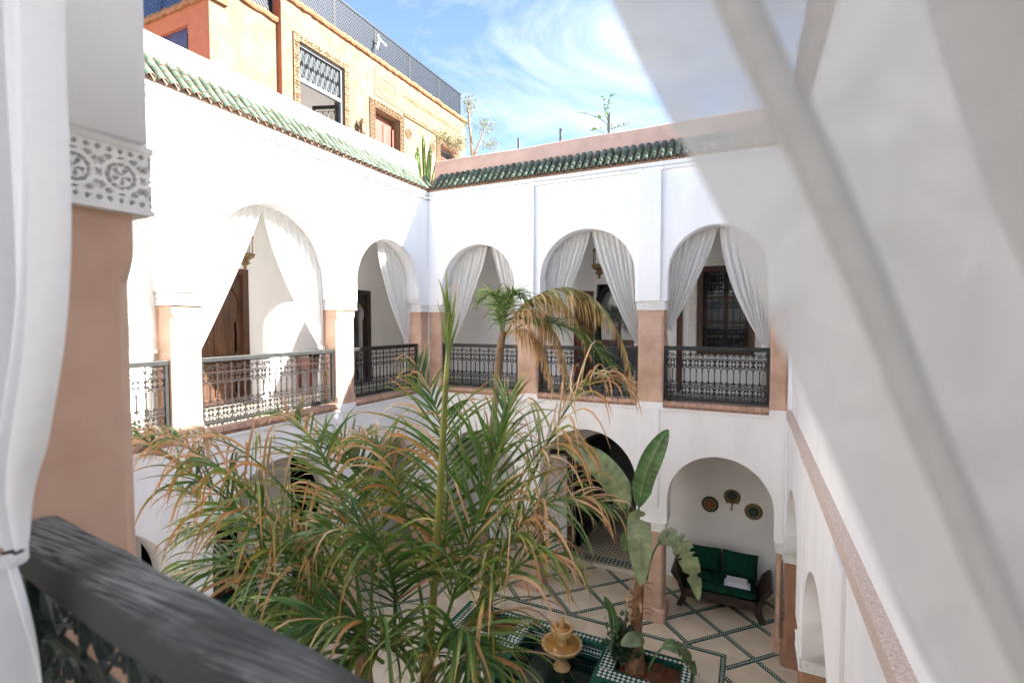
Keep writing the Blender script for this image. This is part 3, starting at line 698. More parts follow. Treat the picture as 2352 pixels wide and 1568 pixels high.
# window with iron grille and carved surround
wn = empty('window', PB(5.72, -GD, 4.6)); setpar(wn, gB)
for a, b, e, f in ((5.20, 5.31, 4.6, 6.33), (6.13, 6.24, 4.6, 6.33), (5.31, 6.13, 6.22, 6.33), (5.31, 6.13, 4.6, 4.72)):
    MB().lbox(PB, a, b, -GD - .12, -GD + .03, e, f).build('frame', 'wood_door', wn, bevel=.008)
for a, b in ((5.31, 5.38), (5.68, 5.76), (6.06, 6.13)): MB().lbox(PB, a, b, -GD - .16, -GD - .12, 4.72, 6.22).build('sash', 'wood_door', wn)
for z in (5.22, 5.72): MB().lbox(PB, 5.38, 6.06, -GD - .155, -GD - .125, z - .02, z + .02).build('crossbar', 'wood_door', wn)
MB().lbox(PB, 5.38, 6.06, -GD - .20, -GD - .19, 4.72, 6.22).build('pane', 'pane', wn)
mb = MB()
for i in range(7): mb.tube([PB(5.33 + i * .13, -GD - .03, 4.72), PB(5.33 + i * .13, -GD - .03, 6.22)], .006, 4)
for z in (4.92, 5.14, 5.26, 5.52, 5.62, 5.80, 6.02, 6.16): mb.tube([PB(5.31, -GD - .03, z), PB(6.13, -GD - .03, z)], .006, 4)
for i in range(4):
    for z in (4.78, 4.97, 5.85, 6.03):
        for c in ROSE: mb.tube([PB(5.315 + i * .2 + x, -GD - .03, z + y * 1.2) for x, y in c], .0055, 4)
    for z in (5.54,):
        for s in (0, 1): mb.tube([PB(5.365 + i * .2 + s * .1 - .045 * math.cos(R(q)), -GD - .03, z + .05 * math.sin(R(q))) for q in range(0, 181, 20)], .005, 4)
mb.build('grille', 'iron', wn)
su = MB(); Z = Vector((0, 0, 1)); X = Vector((1, 0, 0)); nY = Vector((0, -1, 0)); rs = .012
for (o, us, vs_, ln) in ((PB(5.05, -GD + .02, 4.45), Z, -X, 2.0), (PB(6.39, -GD + .02, 4.45), Z, X, 2.0)):
    relief(su, o + (X * .14 if vs_ == -X else -X * .14) * 0 + (X * .13 if vs_ == -X else -X * .13), us, vs_, nY, ln, .13, rs, .01)
relief(su, PB(5.05, -GD + .021, 6.36), X, Z, nY, 1.34, .13, rs, .01)
relief(su, PB(5.05, -GD + .021, 4.42), X, Z, nY, 1.34, .13, rs, .01)
su.build('carved_surround', 'stucco', wn, recalc=False)
# narrow door with carved surround behind the palm
dr = empty('door', PB(1.65, -GD, ZG)); setpar(dr, gB)
for a, b, e, f in ((1.36, 1.44, ZG, 5.7), (1.87, 1.95, ZG, 5.7), (1.44, 1.87, 5.62, 5.7)): MB().lbox(PB, a, b, -GD - .1, -GD + .02, e, f).build('frame', 'wood_dark', dr)
MB().lbox(PB, 1.44, 1.87, -GD - .1, -GD - .06, ZG, 5.62).build('leaf', 'wood_dark', dr)
su = MB(); relief(su, PB(1.35, -GD + .012, ZG), Z, -X, nY, 1.95, .12, .014, .01); relief(su, PB(1.23, -GD + .012, 5.8), X, Z, nY, .85, .12, .014, .01); su.build('carved_surround', 'stucco', dr, recalc=False)
# ground floor: door beside the passage, step and threshold
door(lB, PB, 1.62, 2.62, .0, 2.35, -GD, 'wood_door', arch=False)
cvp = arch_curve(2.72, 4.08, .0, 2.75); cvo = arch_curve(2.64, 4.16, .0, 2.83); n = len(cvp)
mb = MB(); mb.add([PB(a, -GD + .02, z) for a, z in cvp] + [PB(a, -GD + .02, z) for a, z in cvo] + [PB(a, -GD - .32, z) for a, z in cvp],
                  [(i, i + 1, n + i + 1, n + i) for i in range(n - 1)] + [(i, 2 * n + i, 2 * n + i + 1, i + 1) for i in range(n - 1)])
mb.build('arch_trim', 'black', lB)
def checker(mb, rects, z, s, mats=(0, 1), rot=45, gap=.0015):
    """two-colour square tiles clipped to rectangles (x0,x1,y0,y1)"""
    c, sn = math.cos(R(rot)), math.sin(R(rot))
    for rc in rects:
        cx, cy = (rc[0] + rc[1]) / 2, (rc[2] + rc[3]) / 2; k = int((rc[1] - rc[0] + rc[3] - rc[2]) / s) + 2
        for i in range(-k, k):
            for j in range(-k, k):
                q = [((i + a) * s, (j + b) * s) for a, b in ((gap / s, gap / s), (1 - gap / s, gap / s), (1 - gap / s, 1 - gap / s), (gap / s, 1 - gap / s))]
                p = clip([(cx + x * c - y * sn, cy + x * sn + y * c) for x, y in q], rc)
                if len(p) > 2 and area(p) > 1e-6: mb.add([(x, y, z) for x, y in p], [tuple(range(len(p)))], mats[(i + j) % 2])
st = empty('passage_step', (3.4, 1.6, 0), 'green and white chequered step into the dark arched passage', 'step')
MB().box(2.62, 4.25, 1.42, 1.76, 0, .085).build('step_body', 'marble', st, bevel=.006)
MB().box(2.72, 4.08, 1.76, 5.9, .005, .085).build('passage_base', 'marble', st)
mb = MB(); checker(mb, [(2.64, 4.23, 1.50, 1.78)], .088, .062); o = mb.build('chequer_tiles', ['green_glaze', 'white_glaze'], st, recalc=False); o['kind'] = 'stuff'
mb = MB()
for i in range(-1, 9):
    for j in range(26):
        x, y = 2.72 + i * .16 + .08 * (j % 2) + .08, 1.86 + j * .08
        p = clip([(x - .028, y), (x, y - .028), (x + .028, y), (x, y + .028)], (2.73, 4.07, 1.78, 5.8))
        if len(p) > 2: mb.add([(a, b, .088) for a, b in p], [tuple(range(len(p)))])
o = mb.build('dot_tiles', 'green_glaze', st, recalc=False); o['kind'] = 'stuff'

# ---------------------------------------------------------------- courtyard floor
gr = tag(MB().box(-60, 60, -60, 60, -.4, -.012).build('ground', 'mortar'), kind='structure')
fl = tag(MB().box(-GD, W_ + 1.9, -LY - GD, GD, -.0118, -.006).build('courtyard_floor', 'mortar'), kind='structure')
BX0, BX1, BY0, BY1 = .80, 5.87, -7.6, -.45        # inner field inside the green border strip
rects = [(-GD, W_ + 1.9, BY1 + .045, GD), (-GD, BX0 - .045, -LY - 1, BY1 + .045), (BX1 + .045, W_ + 1.9, -LY - 1, BY1 + .045)]
S0, SP, D0, DP = 3.93, 1.025, 2.80, .965; hw = .043
k = 0
for i in range(-14, 9):
    for j in range(-7, 16):
        s0, s1, e0, e1 = S0 + i * SP + hw * 1.414 / 1, S0 + (i + 1) * SP - hw * 1.414, D0 + j * DP + hw * 1.414, D0 + (j + 1) * DP - hw * 1.414
        q = [((s + e) / 2, (s - e) / 2) for s, e in ((s0, e0), (s1, e0), (s1, e1), (s0, e1))]
        for rc in rects:
            p = clip(q, (rc[0] + .002, rc[1], rc[2] + .002, rc[3]))
            if len(p) > 2 and area(p) > .004 and max(y for x, y in p) > -5:
                n = len(p); mb = MB(); mb.add([(x, y, 0) for x, y in p] + [(x, y, -.006) for x, y in p], [tuple(range(n))] + [(a, a + n, (a + 1) % n + n, (a + 1) % n) for a in range(n)])
                mb.build('marble_tile', 'marble', fl)
def strip(p0, p1, z=0., wd=.074):
    """band of small glazed tiles: dark edges, a chequered row between"""
    a, b = Vector((*p0, 0)), Vector((*p1, 0)); t = (b - a); ln = t.length
    if ln < .06: return
    t.normalize(); nn = Vector((-t.y, t.x, 0)); mb = MB(); h = wd / 2
    mb.hexa([a - nn * h + Vector((0, 0, -.005)), b - nn * h + Vector((0, 0, -.005)), b + nn * h + Vector((0, 0, -.005)), a + nn * h + Vector((0, 0, -.005)),
             a - nn * h + Vector((0, 0, z)), b - nn * h + Vector((0, 0, z)), b + nn * h + Vector((0, 0, z)), a + nn * h + Vector((0, 0, z))])
    q = .0205; m = int(ln / q)
    for k in range(m):
        o = (k % 2) * q - q
        c = a + t * (k + .5) * q + nn * (o + q / 2); e = q * .42
        mb.add([c + t * x + nn * y + Vector((0, 0, z + .0012)) for x, y in ((-e, -e), (e, -e), (e, e), (-e, e))], [(0, 1, 2, 3)], 1)
    mb.build('tile_strip', ['green_glaze', 'white_glaze'], fl, recalc=False)
def seg_rect(s, fam, rc):
    """part of the line x+y=s (fam 0) or x-y=s (fam 1) inside a rectangle"""
    x0, x1, y0, y1 = rc
    if fam == 0: xa, xb = max(x0, s - y1), min(x1, s - y0); f = lambda x: s - x
    else: xa, xb = max(x0, s + y0), min(x1, s + y1); f = lambda x: x - s
    return ((xa, f(xa)), (xb, f(xb))) if xb - xa > .05 else None
for fam, o, p in ((0, S0, SP), (1, D0, DP)):
    for i in range(-14, 16):
        for rc in rects:
            g = seg_rect(o + i * p, fam, (rc[0], rc[1], max(rc[2], -5), rc[3]))
            if g: strip(*g, z=.0015 + .002 * fam)
strip((BX0 - .04, BY1), (BX1 + .04, BY1), .0045); strip((BX1, BY1 - .04), (BX1, BY0), .0025); strip((BX0, BY1 - .04), (BX0, BY0), .0025)
for i in range(7):
    for j in range(10):
        x, y = BX0 + .045 + i * .712, BY1 - .045 - j * .7
        if i >= 3 and j < 1: pass
        mb = MB(); mb.box(x + .002, min(x + .710, BX1 - .045), y - .698, y - .002, -.006, -.001); mb.build('marble_tile', 'marble', fl)
# ---------------------------------------------------------------- planters, pool and fountain
RIM = .30
def planter(label, x0, x1, y0, y1, sx0, sx1, sy0, sy1):
    o = empty('planter', ((x0 + x1) / 2, (y0 + y1) / 2, 0), label, 'planter', 'tiled planters at the pool corners')
    mb = MB(); PZ = lambda u, d, z: Vector((u, z, d)); holed(mb, PZ, x0, x1, y0, y1, RIM, 0, [(sx0, sx1, sy0, sy1)]); mb.build('planter_body', 'green_glaze', o)
    rcs = [(x0 + .03, x1 - .03, sy1 + .02, y1 - .03), (x0 + .03, x1 - .03, y0 + .03, sy0 - .02), (x0 + .03, sx0 - .02, sy0 - .02, sy1 + .02), (sx1 + .02, x1 - .03, sy0 - .02, sy1 + .02)]
    mb = MB(); checker(mb, [r for r in rcs if r[1] - r[0] > .02 and r[3] - r[2] > .02], RIM + .003, .047)
    c = mb.build('chequer_tiles', ['green_glaze', 'white_glaze'], o, recalc=False); c['kind'] = 'stuff'
    for a, b, e, f in ((x0, x1, y0, y0 + .028), (x0, x1, y1 - .028, y1), (x0, x0 + .028, y0 + .028, y1 - .028), (x1 - .028, x1, y0 + .028, y1 - .028)):
        MB().box(a - .006, b + .006, e - .006, f + .006, RIM - .02, RIM + .012).build('edge_trim', 'green_glaze', o, bevel=.006)
    mb = MB(); rnd = random.Random(3)
    mb.grid(lambda i, j: Vector((sx0 + (sx1 - sx0) * i, sy0 + (sy1 - sy0) * j, RIM - .07 + rnd.uniform(-.02, .02))), 16, 14); s = mb.build('soil', 'soil', o)
    return o
planter('chequered tile planter with the banana plant and rose bush', 4.25, 5.53, -2.19, -1.30, 4.50, 5.36, -1.93, -1.42)
planter('chequered tile planter with the slim palm trunk beside the fountain', 1.77, 3.05, -2.19, -1.30, 2.0, 2.80, -1.93, -1.42)
planter('chequered tile planter holding the big leafy palm', 4.25, 5.53, -7.1, -6.2, 4.45, 5.33, -6.95, -6.35)
pool = empty('fountain_pool', (3.65, -4, 0), 'dark water pool with green tiled rim round the stone fountain', 'pool')
MB().box(3.05, 4.25, -1.46, -1.30, 0, RIM).build('pool_rim', 'green_glaze', pool)
mb = MB(); checker(mb, [(3.06, 4.24, -1.43, -1.325)], RIM + .003, .047); c = mb.build('chequer_tiles', ['green_glaze', 'white_glaze'], pool, recalc=False); c['kind'] = 'stuff'
MB().box(3.05, 4.25, -1.50, -1.455, RIM - .03, RIM + .012).build('edge_trim', 'green_glaze', pool, bevel=.008)
MB().box(3.0, 4.3, -6.2, -6.05, 0, RIM).build('pool_rim', 'green_glaze', pool)
for x in (2.9, 4.25): MB().box(x, x + .15, -6.2, -2.195, 0, RIM).build('pool_rim', 'green_glaze', pool)
mb = MB()                       # chequered lining seen above the water
for i in range(24):
    x = 3.08 + i * .049
    for m_, zz in ((1, 0),): mb.add([(x, -1.4985 - .004, RIM - .13), (x + .024, -1.5025, RIM - .10), (x + .049, -1.5025, RIM - .13), (x + .024, -1.5025, RIM - .16)], [(0, 1, 2, 3)])
mb.box(3.05, 4.25, -1.502, -1.4985, RIM - .078, RIM - .07); mb.box(3.05, 4.25, -1.502, -1.4985, RIM - .195, RIM - .187)
MB().box(3.05, 4.25, -1.4984, -1.462, 0, RIM - .031).build('pool_lining', 'green_glaze', pool)
mb.build('lining_tiles', 'white_glaze', pool, recalc=False)['kind'] = 'stuff'
mb = MB(); mb.grid(lambda i, j: Vector((3.051 + 1.198 * i, -6.04 + 4.535 * j, .05 + .002 * math.sin(31 * i + 17 * j))), 20, 50); mb.build('water', 'pool_water', pool)
ft = empty('fountain', (3.69, -1.86, .05), 'two-tier pale stone fountain with scalloped bowl standing in the pool', 'fountain'); fc = (3.69, -1.86, .0)
MB().lathe([(.0, .0), (.145, .0), (.145, .03), (.125, .05), (.13, .075), (.105, .10), (.075, .14), (.065, .2), (.075, .26), (.11, .285)], fc, 24).build('pedestal', 'stone', ft)
MB().lathe([(.09, .26), (.16, .29), (.235, .335), (.285, .39), (.30, .43), (.285, .438), (.262, .41), (.0, .408)], fc, 72, wob=lambda a, z: 1 + .035 * abs(math.sin(8 * a)) * (z > .28)).build('lower_bowl', 'stone', ft)
MB().lathe([(.0, .409), (.262, .414), (.262, .416), (0, .4165)], fc, 40).build('bowl_water', 'amber_water', ft)
MB().lathe([(.0, .40), (.085, .41), (.075, .45), (.07, .5), (.09, .525), (.12, .545)], fc, 24).build('stem', 'stone', ft)
MB().lathe([(.0, .53), (.11, .54), (.165, .58), (.175, .615), (.178, .665), (.165, .675), (.125, .66), (.0, .655)], fc, 12, smooth=False).build('upper_bowl', 'stone', ft)
MB().lathe([(.0, .655), (.125, .664), (.125, .667), (0, .668)], fc, 24).build('bowl_water', 'amber_water', ft)
MB().lathe([(.0, .66), (.045, .665), (.035, .70), (.05, .725), (.048, .76), (.03, .78), (.034, .80), (.015, .82), (0, .825)], fc, 16).build('finial', 'stone', ft)
# ---------------------------------------------------------------- sofa and what lies on it
def cushion(mb, c, sx, sy, sz, rx=0., rz=0., n=12, m=0, puff=.5):
    X = Matrix.Translation(Vector(c)) @ Matrix.Rotation(rz, 4, 'Z') @ Matrix.Rotation(rx, 4, 'X')
    for sg in (1, -1):
        mb.grid(lambda i, j: X @ Vector(((i - .5) * sx * (1 - .05 * math.sin(math.pi * j)), (j - .5) * sy * (1 - .05 * math.sin(math.pi * i)),
                sg * sz / 2 * max(0, (1 - abs(2 * i - 1) ** 5) * (1 - abs(2 * j - 1) ** 5)) ** puff)), n, n, m)
sf = empty('sofa', (5.78, 1.05, 0), 'carved dark wood sofa with deep green cushions beneath the woven wall fans', 'sofa')
sx0, sx1, sy0, sy1 = 5.08, 6.42, .70, 1.48
MB().box(sx0 + .08, sx1 - .08, sy0, sy0 + .05, .20, .36).build('front_apron', 'wood_dark', sf, bevel=.01)
MB().box(sx0 + .08, sx1 - .08, sy0 + .052, sy1, .26, .34).build('seat_frame', 'wood_dark', sf)
MB().box(sx0 + .08, sx1 - .08, sy1 - .07, sy1, .341, .86).build('backrest', 'wood_dark', sf, bevel=.015)
for sgn, xx in ((-1, sx0 + .08), (1, sx1 - .08)):       # flared arm carved in one sweep with its legs
    arm = [(0, .30), (sgn * .05, .42), (sgn * .10, .54), (sgn * .17, .62), (sgn * .23, .66), (sgn * .26, .62), (sgn * .22, .55), (sgn * .13, .44), (sgn * .09, .30), (sgn * .05, .2), (0, .2)]
    mb = MB(); mb.prism([(xx + a, z) for a, z in arm], lambda u, d, z: Vector((u, d, z)), sy0 - .02, sy1); mb.build('arm', 'wood_dark', sf, bevel=.012)
    for y in (sy0 - .01, sy1 - .12):
        lg = [(0, .20), (sgn * .08, .20), (sgn * .09, .12), (sgn * .14, .05), (sgn * .15, 0), (sgn * .05, 0), (sgn * .02, .07), (-sgn * .02, .14)]
        mb = MB(); mb.prism([(xx + a, z) for a, z in lg], lambda u, d, z: Vector((u, d, z)), y, y + .12); mb.build('leg', 'wood_dark', sf, bevel=.008)
mb = MB(); cushion(mb, (5.75, 1.06, .405), 1.20, .74, .15, puff=.22); mb.build('seat_cushion', 'green_cloth', sf)
for x, rz in ((5.43, .05), (6.06, -.06)):
    mb = MB(); cushion(mb, (x, 1.36, .68), .62, .46, .22, R(72), rz); mb.build('back_cushion', 'green_cloth', sf)
tw = empty('towel_stack', (6.05, 1.0, .485), 'stack of folded white towels on the green sofa seat', 'towels')
for i in range(5):
    mb = MB(); o = random.uniform(-.015, .015)
    mb.box(5.86 + o - (.04 if i == 0 else 0), 6.19 + o + (.06 if i == 0 else 0), .86 + o, 1.10 + o, .486 + i * .017, .486 + i * .017 + .0155); mb.build('towel', 'towel', tw, bevel=.006)
mb = MB(); cushion(mb, (5.46, .98, .525), .26, .19, .10, R(12), .1); tag(mb.build('pouch', 'green_cloth'), 'small green pouch with pale edging on the sofa seat', 'pouch')
# woven fans on the wall above
def ringmat(name, stops):
    m = bpy.data.materials.new(name); m.use_nodes = True; M[name] = m; t = m.node_tree; n = t.nodes; l = t.links; p = n['Principled BSDF']; p.inputs['Roughness'].default_value = .8
    tc_ = n.new('ShaderNodeTexCoord'); sp = n.new('ShaderNodeSeparateXYZ'); l.new(tc_.outputs['Object'], sp.inputs[0])
    vm = n.new('ShaderNodeVectorMath'); vm.operation = 'LENGTH'
    mp_ = n.new('ShaderNodeMapping'); mp_.inputs['Scale'].default_value = (1, 0, 1); mp_.inputs['Location'].default_value = (0, 0, -.15); l.new(tc_.outputs['Object'], mp_.inputs['Vector']); l.new(mp_.outputs[0], vm.inputs[0])
    r = n.new('ShaderNodeValToRGB'); r.color_ramp.interpolation = 'LINEAR'
    while len(r.color_ramp.elements) < len(stops): r.color_ramp.elements.new(.5)
    for e, (po, c) in zip(r.color_ramp.elements, stops): e.position = po; e.color = (*c, 1)
    mu = n.new('ShaderNodeMath'); mu.operation = 'MULTIPLY'; mu.inputs[1].default_value = 1 / .17; l.new(vm.outputs['Value'], mu.inputs[0]); l.new(mu.outputs[0], r.inputs['Fac'])
    at2 = n.new('ShaderNodeMath'); at2.operation = 'ARCTAN2'; zz = n.new('ShaderNodeSeparateXYZ'); l.new(mp_.outputs[0], zz.inputs[0]); l.new(zz.outputs['X'], at2.inputs[0]); l.new(zz.outputs['Z'], at2.inputs[1])
    sn_ = n.new('ShaderNodeMath'); sn_.operation = 'MULTIPLY'; sn_.inputs[1].default_value = 30; l.new(at2.outputs[0], sn_.inputs[0])
    s2 = n.new('ShaderNodeMath'); s2.operation = 'SINE'; l.new(sn_.outputs[0], s2.inputs[0])
    mr_ = n.new('ShaderNodeMapRange'); mr_.inputs['From Min'].default_value = -1; mr_.inputs['To Min'].default_value = .55; mr_.inputs['To Max'].default_value = 1.25; l.new(s2.outputs[0], mr_.inputs['Value'])
    hs_ = n.new('ShaderNodeHueSaturation'); l.new(r.outputs['Color'], hs_.inputs['Color']); l.new(mr_.outputs[0], hs_.inputs['Value']); l.new(hs_.outputs[0], p.inputs['Base Color'])
g_, o_, y_, k_ = (.03, .055, .035), (.32, .09, .035), (.35, .26, .11), (.02, .02, .018)
ringmat('fan_red', [(0, k_), (.12, o_), (.35, o_), (.5, g_), (.62, y_), (.7, g_), (.86, g_), (1, o_)])
ringmat('fan_green', [(0, y_), (.15, k_), (.35, (.02, .10, .09)), (.5, k_), (.66, y_), (.74, k_), (.88, y_), (1, k_)])
def disc(c, r, m, label):
    fo = empty('wall_fan', (c[0], c[1], c[2] - r), label, 'fan', 'woven fans on the wall above the sofa')
    prof = [(r * i / 8, .012 - .006 * (i / 8) ** 2 + (.004 if i % 2 else 0)) for i in range(9)]
    mb = MB(); n = 40; P = lambda rr, h, a: Vector((c[0] + rr * math.cos(a), c[1] - h, c[2] + rr * math.sin(a)))
    mb.grid(lambda i, j: P(prof[round(j * 8)][0], prof[round(j * 8)][1], 2 * math.pi * i), n, 8); mb.grid(lambda i, j: P(r, .006 * j, 2 * math.pi * i), n, 1)
    mb.build('woven_disc', m, fo)
    mb = MB(); mb.tube([P(r, .008, 2 * math.pi * i / 40) for i in range(41)], .006, 5); mb.build('rim', 'tile_edge', fo)
disc((5.50, GD - .005, 1.62), .155, 'fan_red', 'round woven fan with red centre on the wall above the sofa')
disc((6.28, GD - .005, 1.60), .155, 'fan_green', 'round woven fan with dark teal rings above the sofa arm')
fo = empty('wall_fan', (5.90, GD - .01, 1.66), 'horseshoe-shaped woven fan with red leather handle above the sofa', 'fan', 'woven fans on the wall above the sofa')
pts = [(-.10, 1.70), (-.14, 1.80)] + [(-.145 * math.cos(R(q)), 1.84 + .13 * math.sin(R(q))) for q in range(0, 181, 15)] + [(.14, 1.80), (.10, 1.70)]
mb = MB(); mb.prism([(5.90 + a, z) for a, z in pts], lambda u, d, z: Vector((u, d, z)), GD - .012, GD - .002); mb.build('woven_blade', 'fan_green', fo)
mb = MB(); mb.tube([(5.90 + a, GD - .014, z) for a, z in pts], .007, 5); mb.build('rim', 'fan_red', fo)
mb = MB(); mb.tube([(5.90 + .025 * math.cos(R(q)), GD - .02, 1.77 + .08 * math.sin(R(q))) for q in range(-90, 271, 20)], .011, 6); mb.tube([(5.90, GD - .02, 1.70), (5.89, GD - .02, 1.60)], .012, 6)
mb.tube([(5.888 + .018 * math.cos(R(q)), GD - .02, 1.583 + .018 * math.sin(R(q))) for q in range(0, 361, 30)], .006, 5); mb.build('handle', 'wood_red', fo)
# second sofa in the shade under the palms
sf2 = empty('sofa', (-.05, -4.2, 0), 'deep green seat with a grey cushion in the shade under the palms', 'sofa')
ax, ay = -.95, -3.95
MB().box(ax - .35, ax + .45, ay - .75, ay + .75, .10, .34).build('seat_frame', 'wood_dark', sf2, bevel=.01)
mb = MB(); cushion(mb, (ax + .05, ay, .42), .76, 1.4, .18, puff=.22); mb.build('seat_cushion', 'green_cloth', sf2)
mb = MB(); mb.prism([(ay - .75, .34), (ay - .75, 1.2), (ay - .5, 1.45), (ay, 1.55), (ay + .5, 1.45), (ay + .75, 1.2), (ay + .75, .34)], lambda u, d, z: Vector((d, u, z)), ax - .42, ax - .34); mb.build('backrest', 'wood_dark', sf2, bevel=.012)
for s in (-1, 1):
    mb = MB(); cushion(mb, (ax - .2, ay + s * .36, .72), .46, .66, .2, 0, 0); mb.v = [Matrix.Translation((ax - .2, 0, .72)) @ Matrix.Rotation(R(72), 4, 'Y') @ Matrix.Translation((-ax + .2, 0, -.72)) @ v for v in mb.v]; mb.build('back_cushion', 'green_cloth', sf2)
    MB().box(ax - .35, ax + .45, ay + s * .80 - .05, ay + s * .80 + .05, .0, .62).build('arm', 'wood_dark', sf2, bevel=.02)
mb = MB(); cushion(mb, (0, 0, 0), .42, .40, .16); X = Matrix.Translation((ax + .02, ay - .3, .68)) @ Matrix.Rotation(R(60), 4, 'Y'); mb.v = [X @ v for v in mb.v]; tag(mb.build('throw_cushion', 'cushion_grey'), 'pale grey throw cushion on the shaded green seat', 'cushion')
# ---------------------------------------------------------------- gallery furniture
tb = empty('console_table', (-GD + .2, -1.62, ZG), 'small dark wooden console against the sunlit gallery wall', 'table')
MB().box(-GD + .02, -GD + .42, -1.98, -1.3, ZG + .70, ZG + .75).build('table_top', 'wood_dark', tb, bevel=.006)
MB().box(-GD + .04, -GD + .38, -1.94, -1.34, ZG + .48, ZG + .699).build('drawer_box', 'wood_red', tb, bevel=.006)
for x in (-GD + .05, -GD + .33):
    for y in (-1.94, -1.40): MB().box(x, x + .05, y, y + .05, ZG, ZG + .479).build('leg', 'wood_red', tb)
bt = empty('bottle', (5.02, .30, ZG), 'clear bottle with blue label on the floor behind the railing', 'bottle')
MB().lathe([(0, 0), (.045, 0), (.05, .02), (.05, .2), (.035, .25), (.015, .28), (.015, .31)], (5.02, .30, ZG + .001), 16).build('glass_body', 'clear', bt)
MB().lathe([(.0505, .09), (.0515, .09), (.0515, .16), (.0505, .16)], (5.02, .30, ZG), 16).build('paper_label', 'towel', bt)
MB().lathe([(0, .31), (.017, .31), (.017, .335), (0, .336)], (5.02, .30, ZG), 12).build('cap', 'towel', bt)
def lantern(label, c, ztop, s=1.):
    x, y, z = c; o = empty('hanging_lantern', c, label, 'lantern', 'brass lanterns hanging in the galleries')
    q = lambda pr: [(r * s, h * s) for r, h in pr]
    MB().tube([(x, y, z + .62 * s), (x, y, ztop)], .006, 5).build('chain', 'brass', o)
    MB().lathe(q([(0, 0), (.012, .0), (.03, .03), (.02, .05), (.05, .075), (.085, .10), (.055, .125), (.06, .14), (.13, .19), (.15, .24), (.12, .255)]), c, 8, smooth=False).build('lower_bowl', 'brass', o)
    MB().lathe(q([(.105, .255), (.105, .48)]), c, 6, smooth=False).build('glass_panes', 'clear', o)
    for k in range(6):
        a = 2 * math.pi * k / 6; MB().tube([(x + .11 * s * math.cos(a), y + .11 * s * math.sin(a), z + h * s) for h in (.25, .485)], .008, 4).build('post', 'brass', o)
    MB().lathe(q([(.125, .48), (.135, .5), (.09, .54), (.06, .58), (.025, .61), (.02, .64)]), c, 8, smooth=False).build('crown', 'brass', o)
lantern('brass lantern half hidden by drapes in the widest sunlit arch', (-.90, -3.58, 6.05), 7.35)
lantern('brass lantern hanging between the drapes above the dry palm', (3.50, .72, 6.08), 7.35, 1.1)

# ---------------------------------------------------------------- curtains tied back in the arches
def poly_at(pts, t):
    k = len(pts) - 1; x = t * k; i = min(int(x), k - 1); f = x - i
    p0, p1, p2, p3 = (pts[max(i - 1, 0)], pts[i], pts[i + 1], pts[min(i + 2, k)])
    return [.5 * (2 * b + (c - a) * f + (2 * a - 5 * b + 4 * c - d) * f * f + (3 * b - a - 3 * c + d) * f ** 3) for a, b, c, d in zip(p0, p1, p2, p3)]
def drape(mb, P, inner, outer, d0, folds=7, amp=.035, nu=70, nv=44, seed=1, topamp=.4, flat=0., pleat=0.):
    """cloth between two edge curves given as (u, z, [d offset]) with rolling folds"""
    rn = random.Random(seed); ph = [rn.uniform(0, 6.28) for _ in range(4)]
    def fn(i, j):
        a, b = poly_at(inner, j), poly_at(outer, j)
        s = i + .018 * math.sin(7 * i + ph[0] + 3 * j)
        if pleat: s = i + pleat * math.sin(2 * math.pi * folds * i) * min(1, i / .05) * min(1, (1 - i) / .05) + .008 * math.sin(5 * j + 9 * i) * (i > 0)
        u = a[0] + (b[0] - a[0]) * s; z = a[1] + (b[1] - a[1]) * s
        am = amp * (topamp + (1 - topamp) * math.sin(min(1, j * 1.25) * math.pi / 2)) * (1 if j < .8 else 1 - .55 * (j - .8) / .2)
        f = math.sin(2 * math.pi * folds * i + ph[1] + 1.2 * j) + .45 * math.sin(2 * math.pi * folds * 1.7 * i + ph[2] - 1.7 * j) + .25 * math.sin(2 * math.pi * folds * .43 * i + ph[3])
        if pleat: f = math.cos(2 * math.pi * folds * i) + .3 * math.sin(2 * math.pi * 2.1 * i + ph[3] + j)
        f *= min(1, max(0, (i - flat * .3) / flat)) if flat else 1
        e = (a[2] if len(a) > 2 else 0) * (1 - i) + (b[2] if len(b) > 2 else 0) * i
        return P(u, d0 + e + am * f, z)
    mb.grid(fn, nu, nv)
def arch_z(u, uL, uR, zs, za):
    r = (uR - uL) / 2; c = (uL + uR) / 2; cz = max(za - r, zs); q = 1 - ((u - c) / r) ** 2
    return cz + (za - cz) * math.sqrt(max(0, q))
